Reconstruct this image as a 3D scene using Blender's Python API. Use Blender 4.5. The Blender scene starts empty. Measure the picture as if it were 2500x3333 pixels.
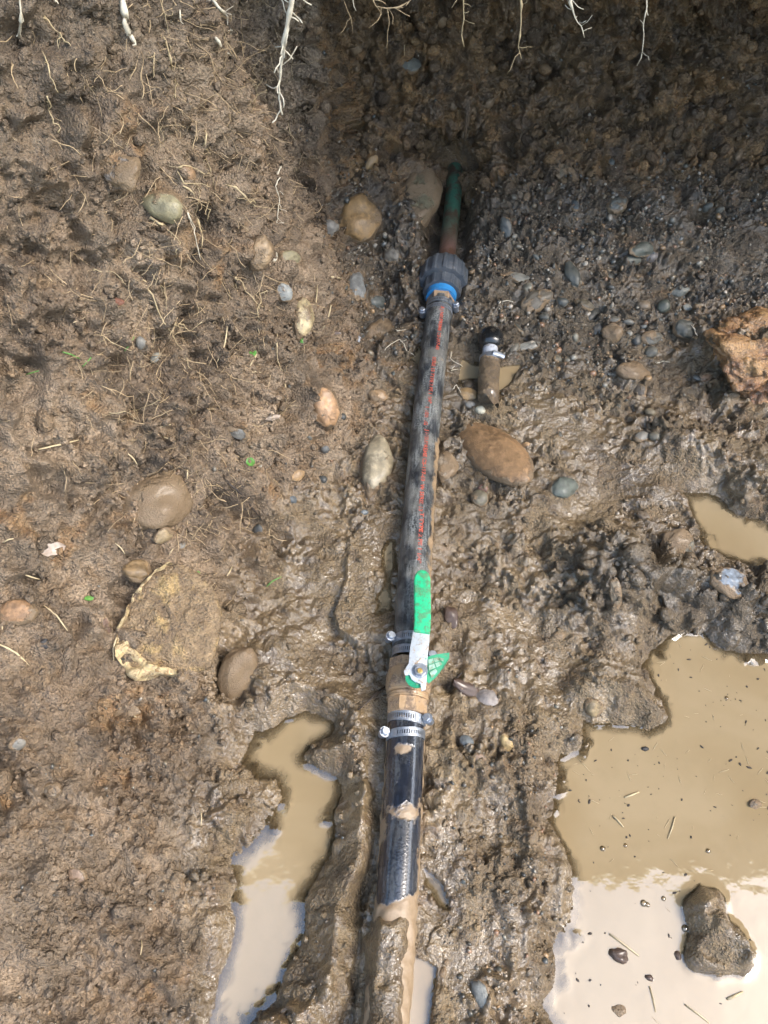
import bpy, bmesh, math, random
import numpy as np
from mathutils import Vector, Matrix, Euler
from mathutils.bvhtree import BVHTree

random.seed(7)
rng = np.random.default_rng(11)
SC = bpy.context.scene
COL = SC.collection

# ------------------------------------------------------------------ camera, sky, sun, exposure
PITCH = math.radians(57.5)          # below the horizon
CAM_H = 0.866                       # above the pipe axis
cam_data = bpy.data.cameras.new('camera')
cam_data.sensor_fit = 'HORIZONTAL'
cam_data.angle = 2 * math.atan(0.5)
cam_data.clip_start = 0.02
cam_data.clip_end = 400
cam = bpy.data.objects.new('camera', cam_data)
COL.objects.link(cam)
cam.location = (0, 0, CAM_H)
cam.rotation_euler = (math.pi / 2 - PITCH, 0, 0)
SC.camera = cam

SUN_DIR = Vector((0.56, -0.15, 0.74)).normalized()
world = bpy.data.worlds.new('World')
SC.world = world
world.use_nodes = True
wn = world.node_tree
wn.nodes.clear()
sky = wn.nodes.new('ShaderNodeTexSky')
sky.sky_type = 'NISHITA'
sky.sun_disc = False
sky.sun_elevation = math.asin(SUN_DIR.z)
sky.sun_rotation = math.atan2(SUN_DIR.x, SUN_DIR.y)
sky.air_density = 1.6
sky.dust_density = 2.6
sky.ozone_density = 1.2
bg = wn.nodes.new('ShaderNodeBackground')
bg.inputs['Strength'].default_value = 0.15
wo = wn.nodes.new('ShaderNodeOutputWorld')
wn.links.new(sky.outputs[0], bg.inputs[0])
wn.links.new(bg.outputs[0], wo.inputs[0])

sun_data = bpy.data.lights.new('sun', 'SUN')
sun_data.energy = 1.0
sun_data.angle = math.radians(18)
sun_data.color = (1.0, 0.95, 0.88)
sun = bpy.data.objects.new('sun', sun_data)
COL.objects.link(sun)
sun.rotation_euler = (-SUN_DIR).to_track_quat('-Z', 'Y').to_euler()
sun.location = (2, -2, 4)

SC.view_settings.view_transform = 'Standard'
SC.view_settings.look = 'None'
SC.view_settings.gamma = 1
SC.view_settings.exposure = 1.92
SC.render.engine = 'CYCLES'
SC.cycles.max_bounces = 3
SC.cycles.transparent_max_bounces = 4
SC.cycles.adaptive_threshold = 0.03
SC.cycles.use_denoising = True

# ------------------------------------------------------------------ helpers
F = 2500.0
CF = Vector((0, math.cos(PITCH), -math.sin(PITCH)))
CU = Vector((0, math.sin(PITCH), math.cos(PITCH)))
CR = Vector((1, 0, 0))
CP = Vector((0, 0, CAM_H))
def ray(px, py):
    return CF + CR * ((px - 1250) / F) - CU * ((py - 1666.5) / F)
def on_z(px, py, z=0.0):            # where the sight line meets a level plane
    d = ray(px, py)
    return CP + d * ((z - CAM_H) / d.z)
def on_y(px, py, y):
    d = ray(px, py)
    return CP + d * (y / d.y)
def depth_of(p):
    return (Vector(p) - CP).dot(CF)

def tag(o, label=None, cat=None, group=None, kind=None):
    if label: o['label'] = label
    if cat: o['category'] = cat
    if group: o['group'] = group
    if kind: o['kind'] = kind
    return o

def link(name, me, mat=None, parent=None):
    o = bpy.data.objects.new(name, me)
    COL.objects.link(o)
    if mat is not None and me is not None and not me.materials:
        me.materials.append(mat)
    if parent is not None:
        o.parent = parent
    return o

def empty(name, loc=(0, 0, 0)):
    o = bpy.data.objects.new(name, None)
    o.empty_display_size = 0.02
    COL.objects.link(o)
    o.location = loc
    return o

def mesh(name, verts, faces, smooth=True):
    me = bpy.data.meshes.new(name)
    me.from_pydata([tuple(v) for v in verts], [], faces)
    if smooth:
        me.polygons.foreach_set('use_smooth', [True] * len(me.polygons))
    me.update()
    return me

def np_mesh(name, V, Q, smooth=True, attrs=None):
    """vertices (N,3), faces (M,k) all with k corners"""
    me = bpy.data.meshes.new(name)
    V = np.ascontiguousarray(V, np.float32); Q = np.ascontiguousarray(Q, np.int32)
    n, m, k = len(V), len(Q), Q.shape[1]
    me.vertices.add(n); me.vertices.foreach_set('co', V.ravel())
    me.loops.add(m * k); me.loops.foreach_set('vertex_index', Q.ravel())
    me.polygons.add(m)
    me.polygons.foreach_set('loop_start', np.arange(0, m * k, k, dtype=np.int32))
    me.polygons.foreach_set('loop_total', np.full(m, k, np.int32))
    me.update(calc_edges=True)
    if smooth:
        me.polygons.foreach_set('use_smooth', np.ones(m, bool))
    for nm, a in (attrs or {}).items():
        a = np.ascontiguousarray(a, np.float32)
        if a.ndim == 1:
            at_ = me.attributes.new(nm, 'FLOAT', 'POINT'); at_.data.foreach_set('value', a)
        else:
            at_ = me.attributes.new(nm, 'FLOAT_COLOR', 'POINT'); at_.data.foreach_set('color', a.ravel())
    return me

# gradient noise
PERM = rng.permutation(256).astype(np.int32)
GRAD = rng.normal(size=(256, 3)).astype(np.float32)
GRAD /= np.linalg.norm(GRAD, axis=1, keepdims=True)
def pn(p, freq=1.0, seed=0):
    p = np.asarray(p, np.float32) * np.float32(freq) + np.float32(seed * 17.31)
    i = np.floor(p); f = p - i; i = i.astype(np.int32)
    u = f * f * f * (f * (f * 6 - 15) + 10)
    res = 0
    for dx in (0, 1):
        hx = PERM[(i[..., 0] + dx) & 255]; wx = u[..., 0] if dx else 1 - u[..., 0]
        for dy in (0, 1):
            hy = PERM[(hx + i[..., 1] + dy) & 255]; wy = u[..., 1] if dy else 1 - u[..., 1]
            for dz in (0, 1):
                h = PERM[(hy + i[..., 2] + dz) & 255]; wz = u[..., 2] if dz else 1 - u[..., 2]
                g = GRAD[h]
                d = g[..., 0] * (f[..., 0] - dx) + g[..., 1] * (f[..., 1] - dy) + g[..., 2] * (f[..., 2] - dz)
                res = res + d * (wx * wy * wz)
    return res * 1.6
def fbm(p, freq, octv, seed=0, gain=0.5):
    a, s, r = 1.0, 0, 0
    for k in range(octv):
        r = r + a * pn(p, freq * 2.03 ** k, seed + k * 3); s += a; a *= gain
    return r / s
def worley(p, freq, seed=0):
    q = np.asarray(p, np.float32) * np.float32(freq) + np.float32(seed * 7.7)
    b0 = np.floor(q - 0.5).astype(np.int32)
    best = np.full(q.shape[:-1], 9.0, np.float32); rid = np.zeros(q.shape[:-1], np.int32)
    for dx in (0, 1):
        hx = PERM[(b0[..., 0] + dx) & 255]
        for dy in (0, 1):
            hy = PERM[(hx + b0[..., 1] + dy) & 255]
            for dz in (0, 1):
                h = PERM[(hy + b0[..., 2] + dz) & 255]
                g = GRAD[h]
                d = (q[..., 0] - b0[..., 0] - dx - 0.5 - 0.36 * g[..., 0]) ** 2 + (q[..., 1] - b0[..., 1] - dy - 0.5 - 0.36 * g[..., 1]) ** 2 \
                    + (q[..., 2] - b0[..., 2] - dz - 0.5 - 0.36 * g[..., 2]) ** 2
                u = d < best
                best = np.where(u, d, best); rid = np.where(u, h, rid)
    return np.sqrt(best), PERM[(rid + 57) & 255] / 255.0
def grains(p, freq, seed, share):
    d, r = worley(p, freq, seed)
    rad = 0.30 + 0.34 * ((r * 7.3) % 1.0)
    return np.where(r < share, np.sqrt(np.clip(1 - (d / rad) ** 2, 0, 1)) * rad, 0)
def smooth(a, b, x):
    t = np.clip((x - a) / (b - a), 0, 1)
    return t * t * (3 - 2 * t)

# ------------------------------------------------------------------ materials
def new_mat(name):
    m = bpy.data.materials.new(name); m.use_nodes = True
    nt = m.node_tree; nt.nodes.clear()
    out = nt.nodes.new('ShaderNodeOutputMaterial')
    b = nt.nodes.new('ShaderNodeBsdfPrincipled')
    nt.links.new(b.outputs[0], out.inputs[0])
    return m, nt, b, out
class NT:
    def __init__(s, nt): s.nt = nt
    def n(s, t, **kw):
        nd = s.nt.nodes.new(t)
        for k, v in kw.items(): setattr(nd, k, v)
        return nd
    def put(s, sock, v):
        if hasattr(v, 'is_output') or isinstance(v, bpy.types.NodeSocket): s.nt.links.new(v, sock)
        else: sock.default_value = v
    def noise(s, co, scale, detail=4, rough=0.55, dist=0.0):
        nd = s.n('ShaderNodeTexNoise'); s.put(nd.inputs['Vector'], co)
        nd.inputs['Scale'].default_value = scale; nd.inputs['Detail'].default_value = detail
        nd.inputs['Roughness'].default_value = rough; nd.inputs['Distortion'].default_value = dist
        return nd.outputs['Fac']
    def voro(s, co, scale, feat='F1'):
        nd = s.n('ShaderNodeTexVoronoi', feature=feat); s.put(nd.inputs['Vector'], co)
        nd.inputs['Scale'].default_value = scale
        return nd
    def ramp(s, fac, lo, hi, a=0.0, b=1.0, smoothy=True):
        nd = s.n('ShaderNodeMapRange'); nd.interpolation_type = 'SMOOTHSTEP' if smoothy else 'LINEAR'
        s.put(nd.inputs['Value'], fac); nd.inputs['From Min'].default_value = lo; nd.inputs['From Max'].default_value = hi
        s.put(nd.inputs['To Min'], a); s.put(nd.inputs['To Max'], b)
        return nd.outputs['Result']
    def mix(s, fac, a, b):
        nd = s.n('ShaderNodeMix', data_type='RGBA'); s.put(nd.inputs[0], fac)
        for sock, v in ((nd.inputs[6], a), (nd.inputs[7], b)):
            if isinstance(v, tuple): sock.default_value = (v[0], v[1], v[2], 1)
            else: s.put(sock, v)
        return nd.outputs[2]
    def math(s, op, a, b=0.0, clamp=False):
        nd = s.n('ShaderNodeMath', operation=op, use_clamp=clamp); s.put(nd.inputs[0], a); s.put(nd.inputs[1], b)
        return nd.outputs[0]
    def attr(s, name):
        return s.n('ShaderNodeAttribute', attribute_name=name)
    def bump(s, h, strength, dist, normal=None):
        nd = s.n('ShaderNodeBump'); s.put(nd.inputs['Height'], h)
        nd.inputs['Strength'].default_value = strength; nd.inputs['Distance'].default_value = dist
        if normal is not None: s.put(nd.inputs['Normal'], normal)
        return nd.outputs[0]
    def co(s):
        return s.n('ShaderNodeTexCoord').outputs['Object']

def soil_material():
    m, nt, b, out = new_mat('soil')
    N = NT(nt)
    co = N.co()
    wet = N.attr('wet').outputs['Fac']; c = N.attr('tint').outputs['Color']
    n3 = N.noise(co, 330, 2, 0.6)
    n5 = N.noise(co, 135, 3, 0.55)
    v = N.voro(co, 300)
    sep = N.n('ShaderNodeSeparateColor'); N.put(sep.inputs[0], v.outputs['Color'])
    inv = N.math('SUBTRACT', 1.0, N.math('MULTIPLY', wet, 0.7))
    core_ = N.ramp(v.outputs['Distance'], 0.5, 0.3)
    pale = N.math('MULTIPLY', N.ramp(sep.outputs[0], 0.90, 0.92), core_)
    dark = N.math('MULTIPLY', N.ramp(sep.outputs[1], 0.86, 0.89), core_)
    c = N.mix(N.ramp(n3, 0.32, 0.66, 0.50, 0.0), c, (0.050, 0.034, 0.020))  # shade of fine crevices painted in where the bump noise is low
    c = N.mix(N.math('MULTIPLY', pale, N.math('MULTIPLY', inv, 0.55)), c, (0.30, 0.23, 0.15))
    c = N.mix(N.math('MULTIPLY', dark, N.math('MULTIPLY', inv, 0.6)), c, (0.040, 0.029, 0.022))
    N.put(b.inputs['Base Color'], c)
    N.put(b.inputs['Roughness'], N.ramp(wet, 0, 1, 0.75, 0.36, False))
    N.put(b.inputs['Coat Weight'], N.ramp(wet, 0.1, 0.85, 0.04, 1.0, False))
    N.put(b.inputs['Coat Roughness'], N.ramp(wet, 0, 1, 0.45, 0.10, False))
    b.inputs['Coat IOR'].default_value = 1.52
    film = N.attr('film').outputs['Fac']
    hgt = N.math('ADD', n3, N.math('MULTIPLY', v.outputs['Distance'], N.math('MULTIPLY', inv, -0.35)))
    b1 = N.n('ShaderNodeBump'); N.put(b1.inputs['Height'], hgt); b1.inputs['Distance'].default_value = 0.0055
    N.put(b1.inputs['Strength'], N.ramp(wet, 0.2, 0.9, 1.0, 0.65, False))
    bm1 = b1.outputs[0]
    bn = N.n('ShaderNodeBump'); N.put(bn.inputs['Height'], n5); bn.inputs['Distance'].default_value = 0.0075
    N.put(bn.inputs['Strength'], N.ramp(film, 0, 1, 1.0, 0.55, False))
    N.put(b.inputs['Normal'], bm1)
    N.put(b.inputs['Coat Normal'], bn.outputs[0])
    return m

def water_material():
    m, nt, b, out = new_mat('muddy_water')
    nt.nodes.remove(b)
    N = NT(nt)
    co = N.co()
    dep = N.attr('depth').outputs['Fac']
    n1 = N.noise(co, 7, 3, 0.5, 0.6); n2 = N.noise(co, 60, 3, 0.6)
    c = N.mix(N.ramp(n1, 0.3, 0.7), (0.235, 0.175, 0.098), (0.275, 0.212, 0.128))
    c = N.mix(N.ramp(n2, 0.45, 0.8, 0, 0.15), c, (0.20, 0.155, 0.095))
    dif = N.n('ShaderNodeBsdfDiffuse'); N.put(dif.inputs['Color'], c)
    tr = N.n('ShaderNodeBsdfTransparent'); tr.inputs['Color'].default_value = (0.93, 0.86, 0.70, 1)
    body = N.n('ShaderNodeMixShader')
    N.put(body.inputs[0], N.ramp(dep, 0.0, 0.0065, 0.10, 1.0))
    nt.links.new(tr.outputs[0], body.inputs[1]); nt.links.new(dif.outputs[0], body.inputs[2])
    gl = N.n('ShaderNodeBsdfGlossy'); gl.inputs['Roughness'].default_value = 0.015
    gl.inputs['Color'].default_value = (1, 1, 1, 1)
    bp = N.bump(N.math('ADD', N.noise(co, 16, 2, 0.5), N.math('MULTIPLY', N.noise(co, 75, 2, 0.5), 0.16)), 0.20, 0.004)
    N.put(gl.inputs['Normal'], bp)
    fr = N.n('ShaderNodeFresnel'); fr.inputs['IOR'].default_value = 1.9
    mx = N.n('ShaderNodeMixShader'); N.put(mx.inputs[0], fr.outputs[0])
    nt.links.new(body.outputs[0], mx.inputs[1]); nt.links.new(gl.outputs[0], mx.inputs[2])
    nt.links.new(mx.outputs[0], out.inputs[0])
    return m

def stone_material():
    m, nt, b, out = new_mat('river_stone')
    N = NT(nt)
    oi = N.n('ShaderNodeObjectInfo')
    tc = N.n('ShaderNodeTexCoord')
    geo = N.n('ShaderNodeNewGeometry')
    co = geo.outputs['Position']
    n1 = N.noise(co, 28, 4, 0.6, 0.5); n2 = N.noise(co, 130, 4, 0.6); n3 = N.noise(co, 520, 3, 0.6)
    hs = N.n('ShaderNodeHueSaturation'); N.put(hs.inputs['Color'], oi.outputs['Color']); hs.inputs['Value'].default_value = 0.55
    hs2 = N.n('ShaderNodeHueSaturation'); N.put(hs2.inputs['Color'], oi.outputs['Color']); hs2.inputs['Value'].default_value = 1.35
    c = N.mix(N.ramp(n1, 0.3, 0.7), hs.outputs[0], oi.outputs['Color'])
    c = N.mix(N.ramp(n2, 0.4, 0.75), c, hs2.outputs[0])
    c = N.mix(N.ramp(n3, 0.55, 0.75, 0, 0.5), c, (0.05, 0.04, 0.03))
    mud = N.mix(n1, (0.13, 0.085, 0.045), (0.22, 0.155, 0.09))
    # mud coat: share of the surface = alpha of the object's colour
    sepo = N.n('ShaderNodeSeparateXYZ'); N.put(sepo.inputs[0], tc.outputs['Object'])
    skirt = N.ramp(sepo.outputs[2], 0.75, 0.05, 0.0, 0.50)
    thr = N.math('SUBTRACT', N.math('SUBTRACT', 1.0, oi.outputs['Alpha']), skirt)
    f = N.math('ADD', N.math('MULTIPLY', N.noise(co, 38, 5, 0.65), 1.5), -0.25)
    msk = N.math('GREATER_THAN', f, thr)
    msk2 = N.ramp(N.math('SUBTRACT', f, thr), -0.06, 0.08)
    c = N.mix(msk2, c, mud)
    N.put(b.inputs['Base Color'], c)
    N.put(b.inputs['Roughness'], N.ramp(n2, 0.3, 0.7, 0.45, 0.70))
    b.inputs['Coat Weight'].default_value = 0.22
    b.inputs['Coat Roughness'].default_value = 0.28
    h = N.math('ADD', N.math('MULTIPLY', n2, 0.5), N.math('MULTIPLY', n3, 0.4))
    h = N.math('ADD', h, N.math('MULTIPLY', msk2, N.math('ADD', 0.7, n3)))
    N.put(b.inputs['Normal'], N.bump(h, 0.8, 0.0022))
    return m

def simple(name, col, rough=0.5, metal=0.0, dirt=0.0, dirtcol=(0.16, 0.11, 0.06), scale=90, coat=0.0, col2=None, bumpd=0.0006, dlo=0.5):
    m, nt, b, out = new_mat(name)
    N = NT(nt)
    co = N.co()
    n1 = N.noise(co, scale, 5, 0.62, 0.3); n2 = N.noise(co, scale * 5, 3, 0.6)
    c = N.mix(N.ramp(n1, 0.3, 0.7), col, col2 or tuple(x * 0.75 for x in col))
    fac = N.ramp(N.math('ADD', N.math('MULTIPLY', n1, 0.75), N.math('MULTIPLY', n2, 0.25)), dlo, dlo + 0.14, 0, dirt)
    c = N.mix(fac, c, dirtcol)
    N.put(b.inputs['Base Color'], c)
    N.put(b.inputs['Roughness'], N.ramp(fac, 0, 1, rough, 0.75, False))
    N.put(b.inputs['Metallic'], N.ramp(fac, 0, 1, metal, 0.0, False))
    b.inputs['Coat Weight'].default_value = coat
    b.inputs['Coat Roughness'].default_value = 0.12
    N.put(b.inputs['Normal'], N.bump(N.math('ADD', n2, N.math('MULTIPLY', fac, 1.5)), 0.5, bumpd))
    return m

def hose_material(name, wetgloss):
    m, nt, b, out = new_mat(name)
    N = NT(nt)
    mud = N.attr('mud').outputs['Fac']; u = N.attr('pipeco')
    co = N.co()
    st = N.n('ShaderNodeMapping'); N.put(st.inputs['Vector'], u.outputs['Color']); st.inputs['Scale'].default_value = (1, 0.14, 1)
    sm = N.n('ShaderNodeMapping'); N.put(sm.inputs['Vector'], u.outputs['Color']); sm.inputs['Scale'].default_value = (1, 0.35, 1)
    streak = N.noise(st.outputs[0], 260, 5, 0.65); smear = N.noise(sm.outputs[0], 60, 5, 0.62, 0.8); fine = N.noise(co, 420, 3, 0.6)
    black = N.mix(N.ramp(streak, 0.4, 0.75), (0.007, 0.010, 0.017) if wetgloss else (0.010, 0.012, 0.015), (0.018, 0.026, 0.044) if wetgloss else (0.044, 0.050, 0.058))  # bluish base of the glossy hose stands in for reflected sky
    dust = N.math('MULTIPLY', N.ramp(smear, 0.40, 0.62), N.ramp(N.math('ADD', N.math('MULTIPLY', streak, 0.5), N.math('MULTIPLY', fine, 0.5)), 0.36, 0.62))
    amt = 0.22 if wetgloss else 0.95
    c = N.mix(N.math('MULTIPLY', dust, amt), black, (0.22, 0.23, 0.22))
    # faint veil of dried silt
    c = N.mix(N.ramp(N.noise(co, 33, 4, 0.6), 0.40, 0.66, 0.0, 0.10 if wetgloss else 0.50), c, (0.20, 0.19, 0.165))
    mn = N.ramp(N.math('ADD', mud, N.math('MULTIPLY', N.math('SUBTRACT', N.noise(co, 75, 5, 0.68), 0.5), 0.5)), 0.36, 0.62)
    c = N.mix(mn, c, N.mix(fine, (0.16, 0.105, 0.055), (0.30, 0.215, 0.13)))
    N.put(b.inputs['Base Color'], c)
    N.put(b.inputs['Roughness'], N.ramp(mn, 0, 1, 0.10 if wetgloss else 0.42, 0.6, False))
    b.inputs['Specular IOR Level'].default_value = 1.0 if wetgloss else 0.5
    h = N.math('ADD', N.math('MULTIPLY', mn, 1.6), N.math('MULTIPLY', fine, 0.25))
    h = N.math('ADD', h, N.math('MULTIPLY', streak, 0.15))
    N.put(b.inputs['Normal'], N.bump(h, 0.6, 0.0012))
    return m

M = {}
M['soil'] = soil_material()
M['water'] = water_material()
M['stone'] = stone_material()
M['hose'] = hose_material('black_hose', False)
M['hose_wet'] = hose_material('wet_black_hose', True)
M['red_print'] = simple('red_print', (0.40, 0.075, 0.045), 0.5, 0, 0.9, (0.06, 0.055, 0.05), 130, dlo=0.50)
M['steel'] = simple('clamp_steel', (0.42, 0.46, 0.52), 0.40, 0.85, 0.7, (0.20, 0.15, 0.10), 120, dlo=0.54)
M['zinc'] = simple('zinc_lever', (0.56, 0.61, 0.65), 0.42, 0.4, 0.95, (0.34, 0.23, 0.13), 110, dlo=0.50)
M['grip'] = simple('green_vinyl', (0.012, 0.46, 0.20), 0.45, 0, 0.55, (0.13, 0.16, 0.07), 150, 0.1, (0.012, 0.30, 0.14), bumpd=0.0012, dlo=0.46)
M['tag_green'] = simple('green_plastic', (0.02, 0.27, 0.14), 0.35, 0, 0.6, (0.20, 0.15, 0.09), 90, 0.2, dlo=0.56)
M['tag_white'] = simple('pale_print', (0.22, 0.40, 0.31), 0.45, 0, 0.9, (0.16, 0.20, 0.12), 150, dlo=0.46)
M['brass'] = simple('muddy_brass', (0.36, 0.235, 0.125), 0.42, 0.2, 0.9, (0.17, 0.115, 0.075), 85, 0.25, (0.42, 0.30, 0.19), bumpd=0.0016, dlo=0.47)
M['brass_bolt'] = simple('brass_bolt', (0.62, 0.42, 0.14), 0.35, 0.6, 0.3)
M['nut_grey'] = simple('grey_plastic', (0.045, 0.054, 0.066), 0.42, 0, 0.45, (0.11, 0.09, 0.07), 60, 0.1, (0.070, 0.080, 0.094), dlo=0.52)
M['blue'] = simple('blue_plastic', (0.028, 0.20, 0.46), 0.4, 0, 0.5, (0.12, 0.13, 0.13), 110, dlo=0.52)
M['white_plastic'] = simple('white_plastic', (0.42, 0.45, 0.50), 0.4, 0, 0.8, (0.15, 0.11, 0.07), 110, dlo=0.47)
M['rubber'] = simple('wet_black_rubber', (0.010, 0.011, 0.012), 0.25, 0, 0.7, (0.10, 0.075, 0.045), 70, 0.3, dlo=0.52)
M['mud_pipe'] = simple('mud_coated_pipe', (0.095, 0.066, 0.038), 0.40, 0, 0.9, (0.17, 0.118, 0.066), 70, 0.5, (0.060, 0.045, 0.030), bumpd=0.004, dlo=0.45)
M['root'] = simple('pale_root', (0.44, 0.345, 0.20), 0.7, 0, 0.5, (0.24, 0.17, 0.09), 110, dlo=0.52)
M['root_white'] = simple('white_root', (0.60, 0.54, 0.42), 0.7, 0, 0.7, (0.36, 0.28, 0.18), 140, dlo=0.55)
M['fibre'] = simple('root_fibre', (0.42, 0.31, 0.18), 0.75, 0, 0.6, (0.15, 0.10, 0.055), 60, dlo=0.5)
M['straw'] = simple('dry_straw', (0.50, 0.40, 0.24), 0.6, 0, 0.5, (0.34, 0.25, 0.14), 90, dlo=0.54)
M['dark_bit'] = simple('dark_debris', (0.030, 0.022, 0.018), 0.6, 0, 0.3)
M['leaf'] = simple('green_leaf', (0.085, 0.23, 0.04), 0.45, 0, 0.3, (0.22, 0.34, 0.08), 120, 0.2)
M['pale_leaf'] = simple('bleached_leaf', (0.36, 0.29, 0.23), 0.5, 0, 0.6, (0.30, 0.20, 0.13), 90, 0.2)
M['bark'] = simple('dark_bark', (0.060, 0.034, 0.024), 0.45, 0, 0.5, (0.14, 0.09, 0.06), 120, 0.4)
M['coal'] = simple('coal', (0.018, 0.018, 0.020), 0.35, 0, 0.4, (0.12, 0.10, 0.08), 120)
M['crust'] = simple('pale_crust', (0.46, 0.34, 0.16), 0.6, 0, 0.95, (0.22, 0.135, 0.055), 150, 0.1, (0.55, 0.46, 0.30), bumpd=0.004, dlo=0.47)
M['plaster'] = simple('wall_paint', (0.34, 0.32, 0.29), 0.8, scale=3)
M['soffit'] = simple('soffit_boards', (0.20, 0.17, 0.12), 0.8, scale=3)
M['fascia'] = simple('cream_fascia', (0.78, 0.70, 0.42), 0.6, scale=3)

def copper_material():
    m, nt, b, out = new_mat('verdigris_pipe')
    N = NT(nt); co = N.co()
    n1 = N.noise(co, 45, 4, 0.6, 0.5); n2 = N.noise(co, 260, 3, 0.6)
    c = N.mix(N.ramp(n1, 0.40, 0.60), (0.075, 0.040, 0.025), (0.13, 0.075, 0.060))
    verd = N.attr('verd').outputs['Fac']
    c = N.mix(N.math('MULTIPLY', verd, N.ramp(n1, 0.36, 0.56)), c, N.mix(n2, (0.030, 0.085, 0.055), (0.06, 0.19, 0.13)))
    c = N.mix(N.ramp(n2, 0.62, 0.75, 0, 0.6), c, (0.22, 0.16, 0.10))
    N.put(b.inputs['Base Color'], c); b.inputs['Roughness'].default_value = 0.38
    b.inputs['Metallic'].default_value = 0.15; b.inputs['Coat Weight'].default_value = 0.3
    N.put(b.inputs['Normal'], N.bump(n2, 0.4, 0.0006))
    return m
M['copper'] = copper_material()

def pebble_stuff_material():
    m, nt, b, out = new_mat('gravel')
    N = NT(nt); co = N.co()
    c = N.attr('tint').outputs['Color']
    n2 = N.noise(co, 300, 3, 0.6)
    c = N.mix(N.ramp(n2, 0.4, 0.75, 0, 0.6), c, (0.12, 0.09, 0.06))
    N.put(b.inputs['Base Color'], c); b.inputs['Roughness'].default_value = 0.38
    b.inputs['Coat Weight'].default_value = 0.35; b.inputs['Coat Roughness'].default_value = 0.15
    N.put(b.inputs['Normal'], N.bump(n2, 0.5, 0.0008))
    return m
M['gravel'] = pebble_stuff_material()

# ------------------------------------------------------------------ the dug-out ground: floor, left bank, undercut back wall
GROUND = 0.60
def spaced(lo, hi, step, far_lo, far_hi):
    core = np.arange(lo, hi + step * 0.5, step)
    def grow(start, end, sgn):
        out, d, x = [], step * 2, start
        while abs(x - start) < abs(end - start):
            x = x + sgn * d; d *= 1.5; out.append(x)
        return out
    return np.array(grow(lo, far_lo, -1)[::-1] + list(core) + grow(hi, far_hi, 1), np.float64)
S = spaced(-0.98, 0.74, 0.0020, -60, 60)
T = spaced(-0.10, 1.72, 0.0020, -60, 60)
SS, TT = np.meshgrid(S, T)                       # rows follow T

# profile of the back: floor runs back, climbs, undercuts below the turf, then level ground
prof = np.array([(-70, -0.02), (0.70, -0.02), (0.86, -0.006), (1.00, 0.022), (1.12, 0.055), (1.22, 0.105), (1.285, 0.18),
                 (1.31, 0.26), (1.275, 0.35), (1.16, 0.435), (1.04, 0.488), (0.95, 0.520), (0.915, 0.560), (0.95, 0.605), (1.2, 0.62), (80, 0.64)])
prof_l = np.array([(-70, -0.02), (0.70, -0.02), (0.90, -0.02), (1.02, -0.01), (1.07, 0.055), (1.10, 0.105), (1.115, 0.18),
                   (1.125, 0.26), (1.135, 0.35), (1.145, 0.425), (1.155, 0.475), (1.165, 0.515), (1.175, 0.555), (1.20, 0.60), (1.35, 0.62), (80, 0.64)])
arc = np.concatenate([[0], np.cumsum(np.hypot(*np.diff(prof, axis=0).T))])
arc = arc - arc[1] + 0.70                        # arc length equals Y on the flat floor
def sm_interp(t, arr, w=0.035):
    r = 0
    for k, o in zip((1, 2, 3, 2, 1), (-1, -0.5, 0, 0.5, 1)):
        r = r + k * np.interp(t + o * w, arc, arr)
    return r / 9
Yr = sm_interp(T, prof[:, 0])[:, None]; Zr = sm_interp(T, prof[:, 1])[:, None]
Yl = sm_interp(T, prof_l[:, 0])[:, None]; Zl = sm_interp(T, prof_l[:, 1])[:, None]

# left bank: foot line and steepness along Y
fy = np.array([-60, -0.5, 0.0, 0.15, 0.30, 0.42, 0.55, 0.68, 0.80, 0.92, 1.02, 1.3, 60])
fx = np.array([-0.30, -0.26, -0.185, -0.185, -0.165, -0.150, -0.10, -0.055, -0.045, -0.062, -0.085, -0.11, -0.11])
sy = np.array([-60, -0.3, 0.0, 0.25, 0.45, 0.65, 0.80, 0.92, 1.05, 60])
sv = np.array([0.42, 0.42, 0.48, 0.62, 0.90, 1.30, 2.2, 3.2, 3.6, 3.6])
wob = pn(np.stack([T * 0 + 3.3, T, T * 0], -1), 9, 5)[:, None] * 0.012
wR = smooth(-0.13, -0.03, SS)                     # 0 on the left, 1 where the wall is undercut
Y0 = Yl + (Yr - Yl) * wR
Z0 = Zl + (Zr - Zl) * wR
foot = np.interp(Y0, fy, fx) + wob
m = np.interp(Y0, sy, sv)
l = foot - SS
k = 0.018
lp = k * np.logaddexp(0, np.clip(l / k, -50, 5e3))          # rounded foot
cosm = 1 / np.sqrt(1 + m * m); sinm = m * cosm
L1 = (GROUND + 0.02) / sinm
rise = sinm * (L1 - 0.05 * np.logaddexp(0, np.clip((L1 - lp) / 0.05, -50, 700)))
rise = np.clip(rise, 0, None)
run = np.where(lp < L1, lp * cosm, L1 * cosm + (lp - L1))
X0 = SS + np.clip(lp, 0, None) - run
Z0 = np.minimum(Z0 + rise, np.maximum(GROUND + 0.02, Z0))
# right-hand and front ends of the trench climb to the same ground level
Z0 = np.maximum(Z0, np.minimum(GROUND, (X0 - 0.84) * 1.2 - 0.02))
Z0 = np.maximum(Z0, np.minimum(GROUND, (-Y0 - 1.0) * 1.2 - 0.02))
P = np.stack([X0, Y0, Z0], -1).astype(np.float32)

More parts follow.
